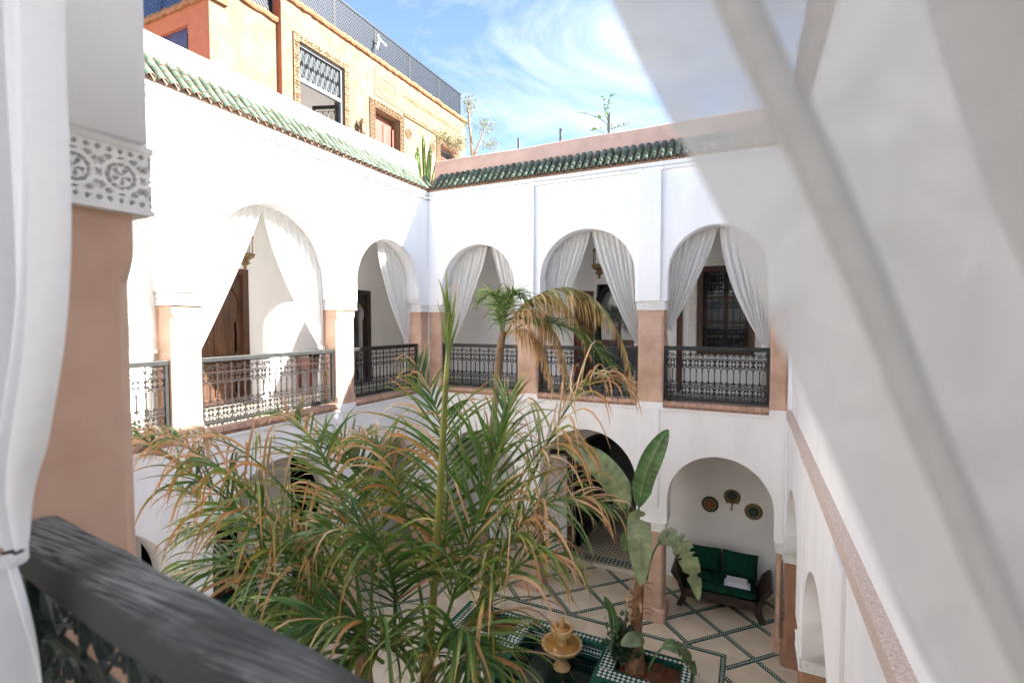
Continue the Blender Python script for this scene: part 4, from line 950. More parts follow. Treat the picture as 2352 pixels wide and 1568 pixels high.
def curtain(label, P, bay, side, top=.5, d0=-.30, tie_z=4.95, seed=1, p=1.5, folds=7, tie_in=.06, m='sheer', tail=True, sag=0):
    """one drape of a bay: side -1 hangs to the low-u jamb, +1 to the high-u jamb; top = where its inner edge starts (0..1 across the bay)"""
    uL, uR, za = bay[0] - .0, bay[1] + .0, bay[2] + .03
    jam = uL if side < 0 else uR; u0 = uL + (uR - uL) * top; tie = jam - side * tie_in
    n = 10; inner = []; outer = []
    ztop = arch_z(u0, uL, uR, CAPT, za)
    o = empty('curtain', P((u0 + jam) / 2, d0, tie_z), label, 'curtain', 'white drapes tied back in the arches')
    ph = random.Random(seed).uniform(0, 6)
    def fn(i, j):
        ut = u0 + (jam - u0) * i; zt = arch_z(ut, uL, uR, CAPT + .1, za) - .0
        ub = tie - side * .045 * (1 - 2 * i) * 1.0; zb = tie_z + .03 * i
        q = p + (1.0 - p) * i
        u = ut + (ub - ut) * j ** q; z = zt + (zb - zt) * j - sag * math.sin(math.pi * j) * (1 - i)
        am = .030 * (.55 + .45 * math.sin(math.pi * min(1, j * 1.1))) * (1 if j < .85 else 1 - .5 * (j - .85) / .15)
        f = math.sin(2 * math.pi * folds * i + ph + .8 * j) + .4 * math.sin(2 * math.pi * folds * 1.63 * i + 2 * ph) + .3 * math.sin(2 * math.pi * folds * .4 * i - ph + j)
        return P(u, d0 + am * f, z)
    mb = MB(); mb.grid(fn, 84, 36); mb.build('drape', m, o, recalc=False)
    mb = MB(); mb.grid(lambda i, j: P(tie + .062 * math.cos(2 * math.pi * i), d0 + .05 * math.sin(2 * math.pi * i), tie_z - .03 + .05 * j + .012 * math.cos(2 * math.pi * i)), 20, 2); mb.build('tie_band', m, o, recalc=False)
    if tail:
        def ft_(i, j):
            w = .05 + .13 * j ** .7
            return P(tie - side * (-.05 + (.02 + w) * (1 - i) + .05 * i - .05), d0 - .02 + (.018 + .02 * j) * math.sin(2 * math.pi * 4 * i + ph), tie_z - .02 - (tie_z - ZG - .03) * j)
        mb = MB(); mb.grid(ft_, 40, 14); mb.build('tail', m, o, recalc=False)
    return o
curtain('white drape sweeping to the far pillar in the widest sunlit arch', PA, upA[1], -1, .50, seed=2, p=1.5, folds=9, tie_z=4.82)
curtain('sunlit white drape sweeping to the broad pillar in the widest sunlit arch', PA, upA[1], 1, .50, seed=3, p=1.1, folds=9, tie_z=4.78)
curtain('white drape on the corner side of the small sunlit arch', PA, upA[0], -1, .52, seed=4, p=1.6, folds=6, tie_z=4.82)
curtain('white drape gathered tight along the lit side of the small sunlit arch', PA, upA[0], 1, .80, seed=5, p=1.1, folds=4)
curtain('white drape in the sunlit wall, in the third arch from the corner', PA, upA[2], -1, .50, seed=6, p=1.5, folds=7, tie_z=4.9)
curtain('white drape on the corner side of the small shaded arch', PB, upB[0], -1, .55, seed=7, p=1.25, folds=8, tie_z=4.75)
curtain('white drape behind the fresh green palm crown', PB, upB[0], 1, .60, seed=8, p=1.2, folds=7)
curtain('white drape in the middle shaded arch, gathered toward the slim palm', PB, upB[1], -1, .50, seed=9, p=1.25, folds=9)
curtain('white drape in the middle shaded arch, gathered behind the arching dry frond', PB, upB[1], 1, .51, seed=10, p=1.35, folds=9, tie_z=4.85)
curtain('white drape in the grilled window arch, gathered at the pillar', PB, upB[2], -1, .50, seed=11, p=1.3, folds=8, tie_z=5.1, tie_in=.03)
curtain('white drape in the grilled window arch, gathered at the wall corner', PB, upB[2], 1, .52, seed=12, p=1.8, folds=7, tie_z=4.86)
# the two drapes of the near bay (rise past the top of the view to the arch head)
nr = empty('curtain', PD(6.1, -.40, 4.85), 'large sheer see-through drape with diagonal folds over the weathered wooden rail', 'curtain')
mb = MB(); PN = PD
inner = [(5.63, 6.86), (5.84, 6.25), (5.99, 5.72), (6.055, 5.51), (6.098, 5.40), (6.145, 5.303), (6.192, 5.193), (6.242, 5.08), (6.32, 4.95), (6.43, 4.85)]
outer = [(6.50, 6.30), (6.56, 6.05), (6.58, 5.75), (6.60, 5.55), (6.60, 5.44), (6.60, 5.34), (6.60, 5.20), (6.60, 5.08), (6.58, 4.96), (6.54, 4.86)]
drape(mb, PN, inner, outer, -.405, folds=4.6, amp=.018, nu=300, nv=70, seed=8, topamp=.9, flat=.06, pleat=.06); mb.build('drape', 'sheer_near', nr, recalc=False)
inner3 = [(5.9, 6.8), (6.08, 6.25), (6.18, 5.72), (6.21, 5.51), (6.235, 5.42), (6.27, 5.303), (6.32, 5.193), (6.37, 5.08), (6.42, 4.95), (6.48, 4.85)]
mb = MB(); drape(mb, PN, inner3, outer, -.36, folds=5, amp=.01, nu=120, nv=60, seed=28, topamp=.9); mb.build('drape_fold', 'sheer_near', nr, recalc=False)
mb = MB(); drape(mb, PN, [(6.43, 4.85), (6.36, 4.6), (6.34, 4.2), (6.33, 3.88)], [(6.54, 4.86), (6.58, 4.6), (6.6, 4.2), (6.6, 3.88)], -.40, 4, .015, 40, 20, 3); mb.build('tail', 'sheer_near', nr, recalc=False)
nl = empty('curtain', PD(4.95, -.32, 4.85), 'thick white drape tied beside the end of the weathered wooden rail', 'curtain')
mb = MB(); drape(mb, PD, [(5.60, 6.86), (5.44, 6.45), (5.32, 6.05), (5.275, 5.73), (5.27, 5.42), (5.24, 5.24), (5.18, 5.09), (5.13, 4.98), (5.13, 4.89)], [(4.86, 6.2), (4.86, 6.0), (4.86, 5.8), (4.86, 5.6), (4.86, 5.4), (4.87, 5.25), (4.89, 5.1), (4.93, 4.97), (4.98, 4.88)], -.335, 5, .022, 130, 50, 5, .9); mb.build('drape', 'sheer_thick', nl, recalc=False)
mb = MB(); drape(mb, PD, [(5.12, 4.88), (5.165, 4.80), (5.205, 4.706), (5.25, 4.5), (5.28, 3.88)], [(4.98, 4.87), (4.96, 4.75), (4.92, 4.6), (4.88, 4.3), (4.86, 3.88)], -.345, 3, .018, 60, 26, 6); mb.build('tail', 'sheer_thick', nl, recalc=False)
mb = MB(); mb.grid(lambda i, j: PD(5.052 + .072 * math.cos(2 * math.pi * i), -.34 + .035 * math.sin(2 * math.pi * i), 4.865 + .018 * j), 24, 2); mb.build('tie_band', 'sheer_thick', nl, recalc=False)
# cables pinned under the eaves
for P, ln, nm in ((PA, LY, 'sunlit wall with cream parapet'), (PB, W_, 'shaded wall with pink parapet')):
    rn = random.Random(4); mb = MB(); n = 40
    mb.tube([P(.05 + (ln - .1) * i / n, .086, EAVE - .075 + rn.uniform(-.006, .006)) for i in range(n + 1)], .0035, 4)
    for i in range(1, 18):
        u = ln * i / 18 + rn.uniform(-.1, .1); mb.tube([P(u, .083, EAVE - .07), P(u + .01, .092, EAVE - .11)], .003, 4)
    tag(mb.build('cable', 'grey_pole'), 'thin cable pinned below the tiled eave of the ' + nm, 'cable')

# ---------------------------------------------------------------- plants
def bez(p, t):
    a, b, c, d = [Vector(q) for q in p]; s = 1 - t
    return a * s ** 3 + b * 3 * s * s * t + c * 3 * s * t * t + d * t ** 3
def ribbon(mb, p, d, nrm, ln, wd, rn, dry0, dry1, droop, kink=0., n=9, twist=0.):
    """one leaflet: a tapering strip bent by its own weight, its tip drying out"""
    d = d.normalized(); side = d.cross(nrm)
    if side.length < 1e-4: side = d.orthogonal()
    side.normalize(); vs = []; at = []; p = p.copy(); st = ln / n
    kk = rn.uniform(.35, .7)
    for k in range(n + 1):
        t = k / n
        wv = wd * (min(1, .4 + 3.2 * t) * (1 - t) ** .6 if t < 1 else .02) * .5
        up = side.cross(d)
        vs += [p - side * wv + up * wv * .35, p.copy(), p + side * wv + up * wv * .35] if k < n else [p.copy(), p.copy(), p.copy()]
        q = dry0 + (dry1 - dry0) * max(0, (t - .25) / .75) ** 1.3; at += [q] * 3
        g = droop * (.25 + t) + (kink if t > kk else 0)
        d = (d + Vector((rn.uniform(-.05, .05), rn.uniform(-.05, .05), -g / n * 3))).normalized()
        side = (side - d * side.dot(d)); side.normalize()
        if twist: side = Matrix.Rotation(twist / n, 3, d) @ side
        p = p + d * st
    fs = []
    for k in range(n):
        o = k * 3; fs += [(o, o + 1, o + 4, o + 3), (o + 1, o + 2, o + 5, o + 4)]
    mb.add(vs, fs, 0, at, smooth=True)
def frond(parent, pts, nl=46, ln=.5, wd=.026, dry=.1, tipdry=.6, droop=.5, seed=0, m='palm', r0=.011, start=.16, spread=55, brown=.3, lift=.25, rdry=.25, kink=.9):
    rn = random.Random(seed); mb = MB(); n = 22
    path = [bez(pts, i / n) for i in range(n + 1)]
    mb.tube(path, [r0 * (1 - .8 * i / n) for i in range(n + 1)], 6, 0, att=rdry)
    for k in range(nl):
        t = start + (1 - start) * (k + rn.uniform(-.3, .3)) / nl; t = min(max(t, start), .995)
        p = bez(pts, t); tg = (bez(pts, min(1, t + .01)) - bez(pts, max(0, t - .01))).normalized()
        up = Vector((0, 0, 1)); sd = tg.cross(up)
        if sd.length < .15: sd = Vector((.8, .6, 0)).cross(tg)
        sd.normalize(); nr_ = sd.cross(tg).normalized()
        f = (t - start) / (1 - start); env = (.45 + .55 * math.sin(math.pi * min(1, f * 1.15 + .12))) * (1 if f < .85 else 1 - 1.6 * (f - .85))
        an = R(spread * (1 - .45 * f))
        for s in (-1, 1):
            dv = sd * s * math.sin(an) + tg * math.cos(an) + nr_ * (lift + rn.uniform(-.3, .3)) + Vector((rn.uniform(-.2, .2), rn.uniform(-.2, .2), rn.uniform(-.2, .2)))
            isb = rn.random() < brown * (.4 + 1.1 * f)
            a = rn.uniform(.62, .95) if isb and rn.random() < .45 else dry + rn.uniform(-.08, .2)
            b = rn.uniform(.7, 1) if isb else tipdry * rn.uniform(.3, 1.3)
            ribbon(mb, p, dv, nr_, ln * max(.15, env) * rn.uniform(.75, 1.15), wd * rn.uniform(.75, 1.15), rn, max(0, a), min(1, b), droop * rn.uniform(.6, 1.5), kink * rn.uniform(.4, 1.6) if isb or rn.random() < .25 else 0, twist=rn.uniform(-1.3, 1.3))
    mb.build('frond', m, parent, recalc=False, attr=True)
def trunk(parent, path, rs, m='bark', name='trunk', rings=0., n=10):
    mb = MB(); k = 40; pts = []; rr = []
    for i in range(k + 1):
        t = i / k; q = poly_at([tuple(p) for p in path], t); pts.append(q)
        x = t * (len(rs) - 1); a = min(int(x), len(rs) - 2); rr.append((rs[a] + (rs[a + 1] - rs[a]) * (x - a)) * (1 + rings * (.5 if i % 3 == 0 else -.2)))
    mb.tube(pts, rr, n); return mb.build(name, m, parent)
STEMS = [
    (4.235, -6.656, 3.514),
    (4.584, -6.527, 3.388),
    (4.785, -6.392, 3.514),
]
SPEAR = [
    (4.582, -6.566, 3.289),
    (4.613, -6.536, 3.623),
    (4.64, -6.494, 4.267),
    (4.648, -6.44, 4.909),
    (4.659, -6.409, 5.245),
]
SLIM_TRUNK = [
    (2.35, -1.68, 0.22),
    (2.411, -1.913, 2.048),
    (2.527, -1.906, 3.457),
    (2.6, -1.895, 4.149),
    (2.661, -1.894, 4.764),
    (2.698, -1.861, 5.101),
]
BIG = [
    (((4.244, -6.683, 3.556), (4.116, -6.947, 3.993), (3.964, -7.169, 4.383), (3.521, -7.423, 4.71)), {'nl': 40, 'wd': 0.023, 'ln': 0.65, 'brown': 0.41, 'tipdry': 0.8, 'droop': 0.55}),
    (((4.232, -6.636, 3.501), (3.895, -6.558, 3.903), (3.434, -6.545, 4.178), (2.728, -6.789, 3.826)), {'nl': 40, 'wd': 0.023, 'ln': 0.7, 'brown': 0.22, 'droop': 0.6}),
    (((4.22, -6.641, 3.526), (3.988, -6.507, 4.034), (3.735, -6.278, 4.434), (3.141, -6.332, 4.645)), {'nl': 38, 'wd': 0.023, 'ln': 0.65, 'brown': 0.38, 'droop': 0.45, 'dry': 0.25}),
    (((4.186, -6.549, 3.464), (4.063, -6.362, 3.994), (3.904, -6.086, 4.439), (3.372, -6.12, 4.423)), {'nl': 38, 'wd': 0.023, 'ln': 0.7, 'brown': 0.15, 'droop': 0.4}),
    (((4.521, -6.5, 3.427), (4.581, -6.222, 4.034), (4.465, -6.032, 4.571), (4.083, -5.976, 4.976)), {'nl': 42, 'wd': 0.023, 'ln': 0.7, 'brown': 0.45, 'droop': 0.45, 'tipdry': 0.9}),
    (((4.759, -6.273, 3.49), (4.955, -6.09, 4.236), (5.204, -5.876, 5.087), (5.48, -5.863, 4.889)), {'nl': 42, 'wd': 0.023, 'ln': 0.7, 'brown': 0.95, 'tipdry': 1, 'droop': 0.7, 'dry': 0.35}),
    (((4.813, -6.464, 3.587), (4.997, -6.408, 4.106), (5.158, -6.371, 4.447), (5.535, -6.306, 4.325)), {'nl': 38, 'wd': 0.023, 'ln': 0.65, 'brown': 0.45, 'tipdry': 0.9, 'droop': 0.6}),
    (((4.876, -6.657, 3.579), (5.05, -6.61, 3.978), (5.183, -6.592, 4.193), (5.394, -6.496, 4.088)), {'nl': 34, 'wd': 0.022, 'ln': 0.59, 'brown': 0.38, 'tipdry': 0.9, 'droop': 0.6}),
    (((4.679, -6.755, 3.491), (4.713, -7.05, 3.972), (4.578, -7.221, 4.086), (4.328, -7.406, 3.88)), {'nl': 38, 'wd': 0.023, 'ln': 0.59, 'brown': 0.19, 'droop': 0.5}),
    (((4.72, -6.737, 3.447), (4.903, -6.852, 3.874), (5.044, -6.891, 3.972), (5.199, -6.937, 3.773)), {'nl': 34, 'wd': 0.022, 'ln': 0.56, 'brown': 0.15, 'droop': 0.5}),
    (((4.462, -6.691, 3.525), (4.579, -6.724, 4.015), (4.507, -6.801, 4.303), (4.158, -7.085, 4.193)), {'nl': 40, 'wd': 0.023, 'ln': 0.65, 'brown': 0.26, 'droop': 0.5}),
    (((4.645, -6.551, 3.445), (4.755, -6.363, 3.992), (4.812, -6.206, 4.405), (4.81, -5.969, 4.755)), {'nl': 44, 'wd': 0.026, 'ln': 0.78, 'brown': 0.15, 'droop': 0.25, 'dry': 0.1, 'spread': 42}),
    (((4.455, -6.753, 3.466), (4.355, -7.008, 3.793), (4.169, -7.151, 3.844), (3.961, -7.318, 3.571)), {'nl': 36, 'wd': 0.022, 'ln': 0.62, 'brown': 0.15, 'droop': 0.5}),
    (((4.6, -6.687, 3.375), (4.679, -6.857, 3.688), (4.594, -7.002, 3.834), (4.509, -7.162, 3.664)), {'nl': 34, 'wd': 0.022, 'ln': 0.59, 'brown': 0.1, 'droop': 0.4}),
    (((4.723, -6.626, 3.421), (4.876, -6.657, 3.579), (4.92, -6.688, 3.634), (5.038, -6.807, 3.43)), {'nl': 34, 'wd': 0.022, 'ln': 0.59, 'brown': 0.15, 'droop': 0.4}),
    (((4.258, -6.732, 3.564), (3.997, -7.058, 4.039), (3.796, -7.257, 4.214), (3.575, -7.38, 3.856)), {'nl': 38, 'wd': 0.023, 'ln': 0.63, 'brown': 0.22, 'droop': 0.55}),
    (((4.238, -6.745, 3.493), (3.997, -6.96, 3.74), (3.708, -7.097, 3.786), (3.363, -7.169, 3.398)), {'nl': 36, 'wd': 0.023, 'ln': 0.63, 'brown': 0.15, 'droop': 0.5}),
    (((4.141, -6.573, 3.413), (3.674, -6.559, 3.776), (3.143, -6.583, 3.97), (2.514, -6.658, 4.077)), {'nl': 38, 'wd': 0.023, 'ln': 0.65, 'brown': 0.22, 'droop': 0.5}),
    (((4.279, -6.721, 3.587), (4.032, -7.03, 4.281), (3.846, -7.215, 4.635), (3.512, -7.371, 4.73)), {'nl': 36, 'wd': 0.023, 'ln': 0.59, 'brown': 0.8, 'tipdry': 1, 'droop': 0.8, 'dry': 0.25}),
    (((4.555, -6.485, 3.403), (4.319, -6.346, 4.087), (4.085, -6.212, 4.627), (3.761, -6.264, 4.463)), {'nl': 36, 'wd': 0.022, 'ln': 0.59, 'brown': 0.9, 'tipdry': 1, 'droop': 0.8, 'dry': 0.3}),
    (((4.255, -6.678, 3.556), (4.032, -6.809, 4.25), (3.728, -6.989, 4.734), (3.447, -7.185, 4.63)), {'nl': 24, 'wd': 0.019, 'ln': 0.58, 'brown': 1.0, 'tipdry': 1, 'droop': 1.0, 'dry': 0.45}),
    (((4.786, -6.369, 3.526), (4.882, -6.233, 4.295), (5.081, -6.062, 4.736), (5.33, -6.009, 4.495)), {'nl': 26, 'wd': 0.019, 'ln': 0.58, 'brown': 1.0, 'tipdry': 1, 'droop': 1.0, 'dry': 0.4}),
]
SLIM = [
    (((2.669, -1.879, 5.0), (2.659, -1.858, 5.574), (2.64, -1.967, 5.837), (2.407, -2.205, 5.5)), {'nl': 51, 'ln': 0.43, 'wd': 0.026, 'm': 'palm_fresh', 'dry': 0.05, 'tipdry': 0.3, 'brown': 0.05, 'droop': 0.5, 'r0': 0.014}),
    (((2.699, -1.863, 5.034), (2.75, -1.815, 5.574), (2.82, -1.879, 5.87), (3.137, -1.854, 5.5)), {'nl': 51, 'ln': 0.45, 'wd': 0.026, 'm': 'palm_fresh', 'dry': 0.05, 'tipdry': 0.3, 'brown': 0.05, 'droop': 0.5, 'r0': 0.014}),
    (((2.669, -1.879, 5.0), (2.622, -1.663, 5.375), (2.541, -1.47, 5.591), (2.338, -1.227, 5.751)), {'nl': 45, 'ln': 0.45, 'wd': 0.026, 'm': 'palm_fresh', 'dry': 0.05, 'tipdry': 0.3, 'brown': 0.05, 'droop': 0.5, 'r0': 0.014}),
    (((2.73, -1.85, 5.0), (2.944, -1.83, 5.637), (3.562, -1.867, 5.621), (3.761, -1.936, 4.416)), {'nl': 90, 'ln': 0.65, 'wd': 0.026, 'dry': 0.85, 'tipdry': 1.3, 'brown': 1, 'droop': 1.2, 'r0': 0.016, 'rdry': 0.6, 'lift': -0.1, 'start': 0.1, 'm': 'palm_fresh'}),
    (((2.759, -1.833, 5.068), (3.159, -1.823, 5.961), (4.3, -1.598, 6.185), (4.666, -1.615, 4.366)), {'nl': 108, 'ln': 0.69, 'wd': 0.024, 'dry': 0.42, 'tipdry': 1.2, 'brown': 0.7, 'droop': 1.1, 'r0': 0.018, 'rdry': 0.35, 'lift': -0.1, 'm': 'palm_fresh'}),
    (((2.76, -1.834, 5.034), (3.419, -1.939, 5.557), (4.093, -1.968, 5.115), (4.705, -1.933, 4.284)), {'nl': 84, 'ln': 0.62, 'wd': 0.026, 'dry': 0.05, 'tipdry': 0.5, 'brown': 0.1, 'droop': 0.5, 'r0': 0.016}),
    (((2.759, -1.833, 5.068), (2.917, -1.611, 5.852), (3.562, -1.187, 5.929), (3.801, -1.122, 4.82)), {'nl': 84, 'ln': 0.56, 'wd': 0.024, 'dry': 0.5, 'tipdry': 1.2, 'brown': 0.7, 'droop': 1.1, 'r0': 0.016, 'rdry': 0.4, 'lift': -0.1, 'm': 'palm_fresh'}),
    (((2.73, -1.85, 5.0), (2.951, -1.844, 5.237), (3.328, -1.885, 5.237), (3.558, -1.932, 4.213)), {'nl': 66, 'ln': 0.5, 'wd': 0.026, 'dry': 0.88, 'tipdry': 1.3, 'brown': 1, 'droop': 1.3, 'r0': 0.014, 'rdry': 0.7, 'lift': -0.1, 'm': 'palm_fresh'}),
]
BANANA = [
    (((4.846, -1.597, 1.6), (4.717, -1.62, 2.478), (4.665, -1.628, 2.854), (5.135, -1.474, 3.722)), {'wd': 0.155, 'dry': 0.02, 'fold': 0.5, 'hint': (0.3, 1, 0.3), 'stalk': 0.45}),
    (((4.834, -1.603, 1.6), (4.66, -1.647, 2.478), (4.511, -1.575, 3.202), (3.666, -1.751, 3.374)), {'wd': 0.19, 'dry': 0.42, 'fold': 0.5, 'hint': (-0.2, -0.7, 0.7), 'stalk': 0.38}),
    (((4.846, -1.597, 1.6), (4.683, -1.622, 2.791), (4.819, -1.836, 2.756), (4.888, -2.073, 1.682)), {'wd': 0.165, 'dry': 0.5, 'fold': 0.4, 'hint': (-0.35, 0.9, 0.0), 'stalk': 0.42}),
    (((4.875, -1.586, 1.537), (4.964, -1.619, 2.331), (5.357, -1.476, 2.536), (5.58, -1.532, 1.364)), {'wd': 0.15, 'dry': 0.48, 'tears': 9, 'fold': 0.5, 'hint': (-0.3, -0.8, 0.6), 'stalk': 0.3}),
    (((4.436, -1.95, 0.599), (4.542, -1.885, 0.908), (4.47, -1.854, 1.127), (4.33, -1.858, 1.298)), {'wd': 0.08, 'dry': 0.02, 'fold': 0.8, 'hint': (0.3, 1, 0.3), 'stalk': 0.2}),
    (((4.89, -1.842, 0.604), (4.853, -1.906, 0.819), (4.914, -1.925, 0.971), (4.631, -2.124, 0.824)), {'wd': 0.12, 'dry': 0.45, 'fold': 0.5, 'hint': (0, -0.4, 1), 'stalk': 0.2}),
    (((4.969, -1.869, 0.395), (5.071, -1.801, 0.819), (5.342, -1.666, 0.94), (5.575, -1.635, 0.371)), {'wd': 0.11, 'dry': 0.25, 'tears': 4, 'fold': 0.5, 'hint': (0, -0.4, 1), 'stalk': 0.35}),
    (((4.826, -1.555, 1.511), (4.645, -1.559, 2.121), (4.584, -1.58, 2.312), (4.58, -1.656, 1.89)), {'wd': 0.1, 'dry': 0.2, 'fold': 0.5, 'hint': (-0.35, 0.9, 0.0), 'stalk': 0.3}),
]

big = empty('palm_tree', (4.85, -6.6, .25), 'large clumping palm with broad green leaflets and browned tips filling the courtyard', 'palm')
for i, (a, b, c) in enumerate(STEMS): trunk(big, [(4.85 + .1 * (i - 1), -6.6 + .05 * i, .22), ((4.85 + a) / 2, (-6.6 + b) / 2, c * .5), (a, b, c - .25), (a, b, c + .05)], [.07, .05, .045, .03], 'bark', 'stem', .1)
for i, (pts, kw) in enumerate(BIG): frond(big, pts, seed=100 + i, **kw)
sp = [Vector(p) for p in SPEAR]     # tall unopened spear leaf
mb = MB(); mb.tube(sp, [.024, .023, .020, .016, .010], 8, att=.42)
rn = random.Random(5); top = sp[-1]
for k in range(20):
    a = rn.uniform(0, 6.28); h = rn.uniform(.35, .98); q = sp[-2] + (sp[-1] - sp[-2]) * h
    ribbon(mb, q, Vector((.16 * math.cos(a), .16 * math.sin(a), 1)), Vector((math.cos(a + 1), math.sin(a + 1), 0)), rn.uniform(.16, .32), .022, rn, .12, rn.uniform(.4, .95), .10, 0)
mb.build('spear_leaf', 'palm_fresh', big, recalc=False, attr=True)
slim = empty('palm_tree', (2.35, -1.68, .23), 'slim palm with a bare trunk and dry drooping fronds before the shaded railings', 'palm')
trunk(slim, SLIM_TRUNK, [.085, .065, .055, .05, .062, .05], 'bark', 'trunk', .12)
for i, (pts, kw) in enumerate(SLIM): frond(slim, pts, seed=300 + i, **kw)
# banana plant
def banana_leaf(parent, pts, wd, seed=0, dry=.1, tears=0, fold=.35, roll=0., stalk=.16, hint=None):
    rn = random.Random(seed); mb = MB(); n = 14
    mb.tube([bez(pts, stalk * 1.2 * i / n) for i in range(n + 1)], [.022 - .010 * i / n for i in range(n + 1)], 6, att=.15)
    tr = sorted(rn.uniform(.2, .95) for _ in range(tears)); nu, nv = 16, 60
    hv = Vector(hint) if hint else Vector((0, 0, 1))
    def fn(i, j):
        t = stalk + (1 - stalk) * j; p = bez(pts, t); tg = (bez(pts, min(1, t + .01)) - bez(pts, max(0, t - .01))).normalized()
        s = tg.cross(hv); s = s.normalized() if s.length > .05 else tg.orthogonal(); s = Matrix.Rotation(roll, 3, tg) @ s; nn = s.cross(tg)
        x = 2 * i - 1; e = (min(1, j / .22) ** .6) * (1 - max(0, (j - .55) / .45) ** 2.2) ** .7 if j < 1 else 0
        w = wd * e; g = 0.
        for q in tr:
            if abs(j - q) < .014 and abs(x) > .3: g = .5
        return p + s * x * w * (1 - g) + nn * (fold * abs(x) * w * (.5 - .6 * abs(x)) + .004 * math.sin(90 * j) * abs(x)) + tg * abs(x) * w * .25
    mb.grid(fn, nu, nv, att=lambda i, j: min(1, dry + .16 * (abs(2 * i - 1) < .08) + (.5 if abs(2 * i - 1) > .97 and tears else 0) + .05 * math.sin(70 * j)))
    mb.tube([bez(pts, stalk + (1 - stalk) * i / 20) for i in range(20)], [.011 - .009 * i / 20 for i in range(20)], 5, att=.55)
    mb.build('leaf', 'banana', parent, recalc=False, attr=True)
ban = empty('banana_plant', (4.76, -1.62, .23), 'banana plant with broad pale leaves rising from the chequered planter', 'plant')
trunk(ban, [(4.74, -1.66, .20), (4.74, -1.65, .42), (4.745, -1.63, .8), (4.76, -1.6, 1.2), (4.77, -1.58, 1.55)], [.17, .135, .085, .08, .075, .06], 'banana_bark', 'trunk', .06)
rn = random.Random(9); mb = MB()
for k in range(26):
    a = rn.uniform(0, 6.28); z = rn.uniform(.95, 1.55)
    ribbon(mb, Vector((4.765 + .075 * math.cos(a), -1.59 + .075 * math.sin(a), z)), Vector((.5 * math.cos(a), .5 * math.sin(a), rn.uniform(-.3, .9))), Vector((0, 0, 1)), rn.uniform(.12, .26), .06, rn, .8, 1, .9, .8)
mb.build('dry_sheaths', 'palm', ban, recalc=False, attr=True)
for i, (pts, kw) in enumerate(BANANA): banana_leaf(ban, pts, seed=i, **kw)
# rose bush
def leaf_quad(mb, p, d, u, ln, wd):
    d = d.normalized(); s = d.cross(u); s = s.normalized() if s.length > .01 else d.orthogonal().normalized(); nn = s.cross(d)
    mb.add([p, p + d * ln * .4 + s * wd / 2 + nn * wd * .12, p + d * ln, p + d * ln * .4 - s * wd / 2 + nn * wd * .12, p + d * ln * .45], [(0, 1, 4), (1, 2, 4), (2, 3, 4), (3, 0, 4)])
def bush(parent, base, stems, rn, m_leaf, m_stem, lsize, per, spread, h0, h1, nm='leaves'):
    st = MB(); lf = MB()
    for k in range(stems):
        a = rn.uniform(0, 6.28); h = rn.uniform(h0, h1); r = rn.uniform(.2, 1) * spread
        b = Vector(base); e = b + Vector((r * math.cos(a), r * math.sin(a), h)); c = b + Vector((r * .3 * math.cos(a), r * .3 * math.sin(a), h * .6))
        pth = [bez((b, c, c, e), i / 8) for i in range(9)]; st.tube(pth, [.008 - .0007 * i for i in range(9)], 5)
        for _ in range(per):
            t = rn.uniform(.3, 1); p = bez((b, c, c, e), t) + Vector((rn.gauss(0, .05), rn.gauss(0, .05), rn.gauss(0, .04)))
            leaf_quad(lf, p, Vector((rn.uniform(-1, 1), rn.uniform(-1, 1), rn.uniform(-.5, .7))), Vector((rn.uniform(-.4, .4), rn.uniform(-.4, .4), 1)), lsize * rn.uniform(.6, 1.2), lsize * .62)
    st.build('stems', m_stem, parent); lf.build(nm, m_leaf, parent, recalc=False)
rb = empty('rose_bush', (4.56, -1.74, .23), 'leafy dark rose bush with one pale bloom beside the banana trunk', 'bush')
bush(rb, (4.56, -1.74, .22), 16, random.Random(2), 'rose_leaf', 'bark', .095, 40, .30, .35, .85)
mb = MB()
for k in range(14):
    a = k * 2.4; r = .012 + .0025 * k
    leaf_quad(mb, Vector((4.56, -1.66, 1.06)) + Vector((.006 * math.cos(a), .006 * math.sin(a), 0)), Vector((math.cos(a), math.sin(a), 1.4 - .08 * k)), Vector((0, 0, 1)), .035 + .001 * k, .04)
mb.build('bloom', 'rose', rb, recalc=False)
# olive tree on the roof
ol = empty('olive_tree', (-.2, 2.2, 8.12), 'small grey-green olive tree with bare lower limbs on the roof corner', 'tree')
mb = MB(); lf = MB(); rn = random.Random(11)
O = Vector((-.2, 2.2, 8.1))
def limb(pts, r0, r1):
    mb.tube([bez(pts, i / 8) for i in range(9)], [r0 + (r1 - r0) * i / 8 for i in range(9)], 7)
v3 = lambda x, z, y=0: O + Vector((x * .9, y + x * .43, z))
limb((v3(0, 0), v3(.02, .5), v3(-.02, .8), v3(0, 1.15)), .07, .05)
limb((v3(0, 1.1), v3(.02, 1.6), v3(-.12, 2.1), v3(-.08, 2.75)), .05, .015)
limb((v3(0, .85), v3(-.35, .9), v3(-.45, 1.35), v3(-.78, 1.72, .1)), .045, .012)
limb((v3(0, 1.15), v3(.1, 1.5), v3(.25, 1.7), v3(.36, 1.98, -.1)), .04, .012)
limb((v3(0, .95), v3(.25, 1.1), v3(.4, 1.25), v3(.55, 1.5, .15)), .03, .01)
limb((v3(-.4, 1.2), v3(-.5, 1.5), v3(-.6, 1.7), v3(-.5, 1.85)), .02, .008)
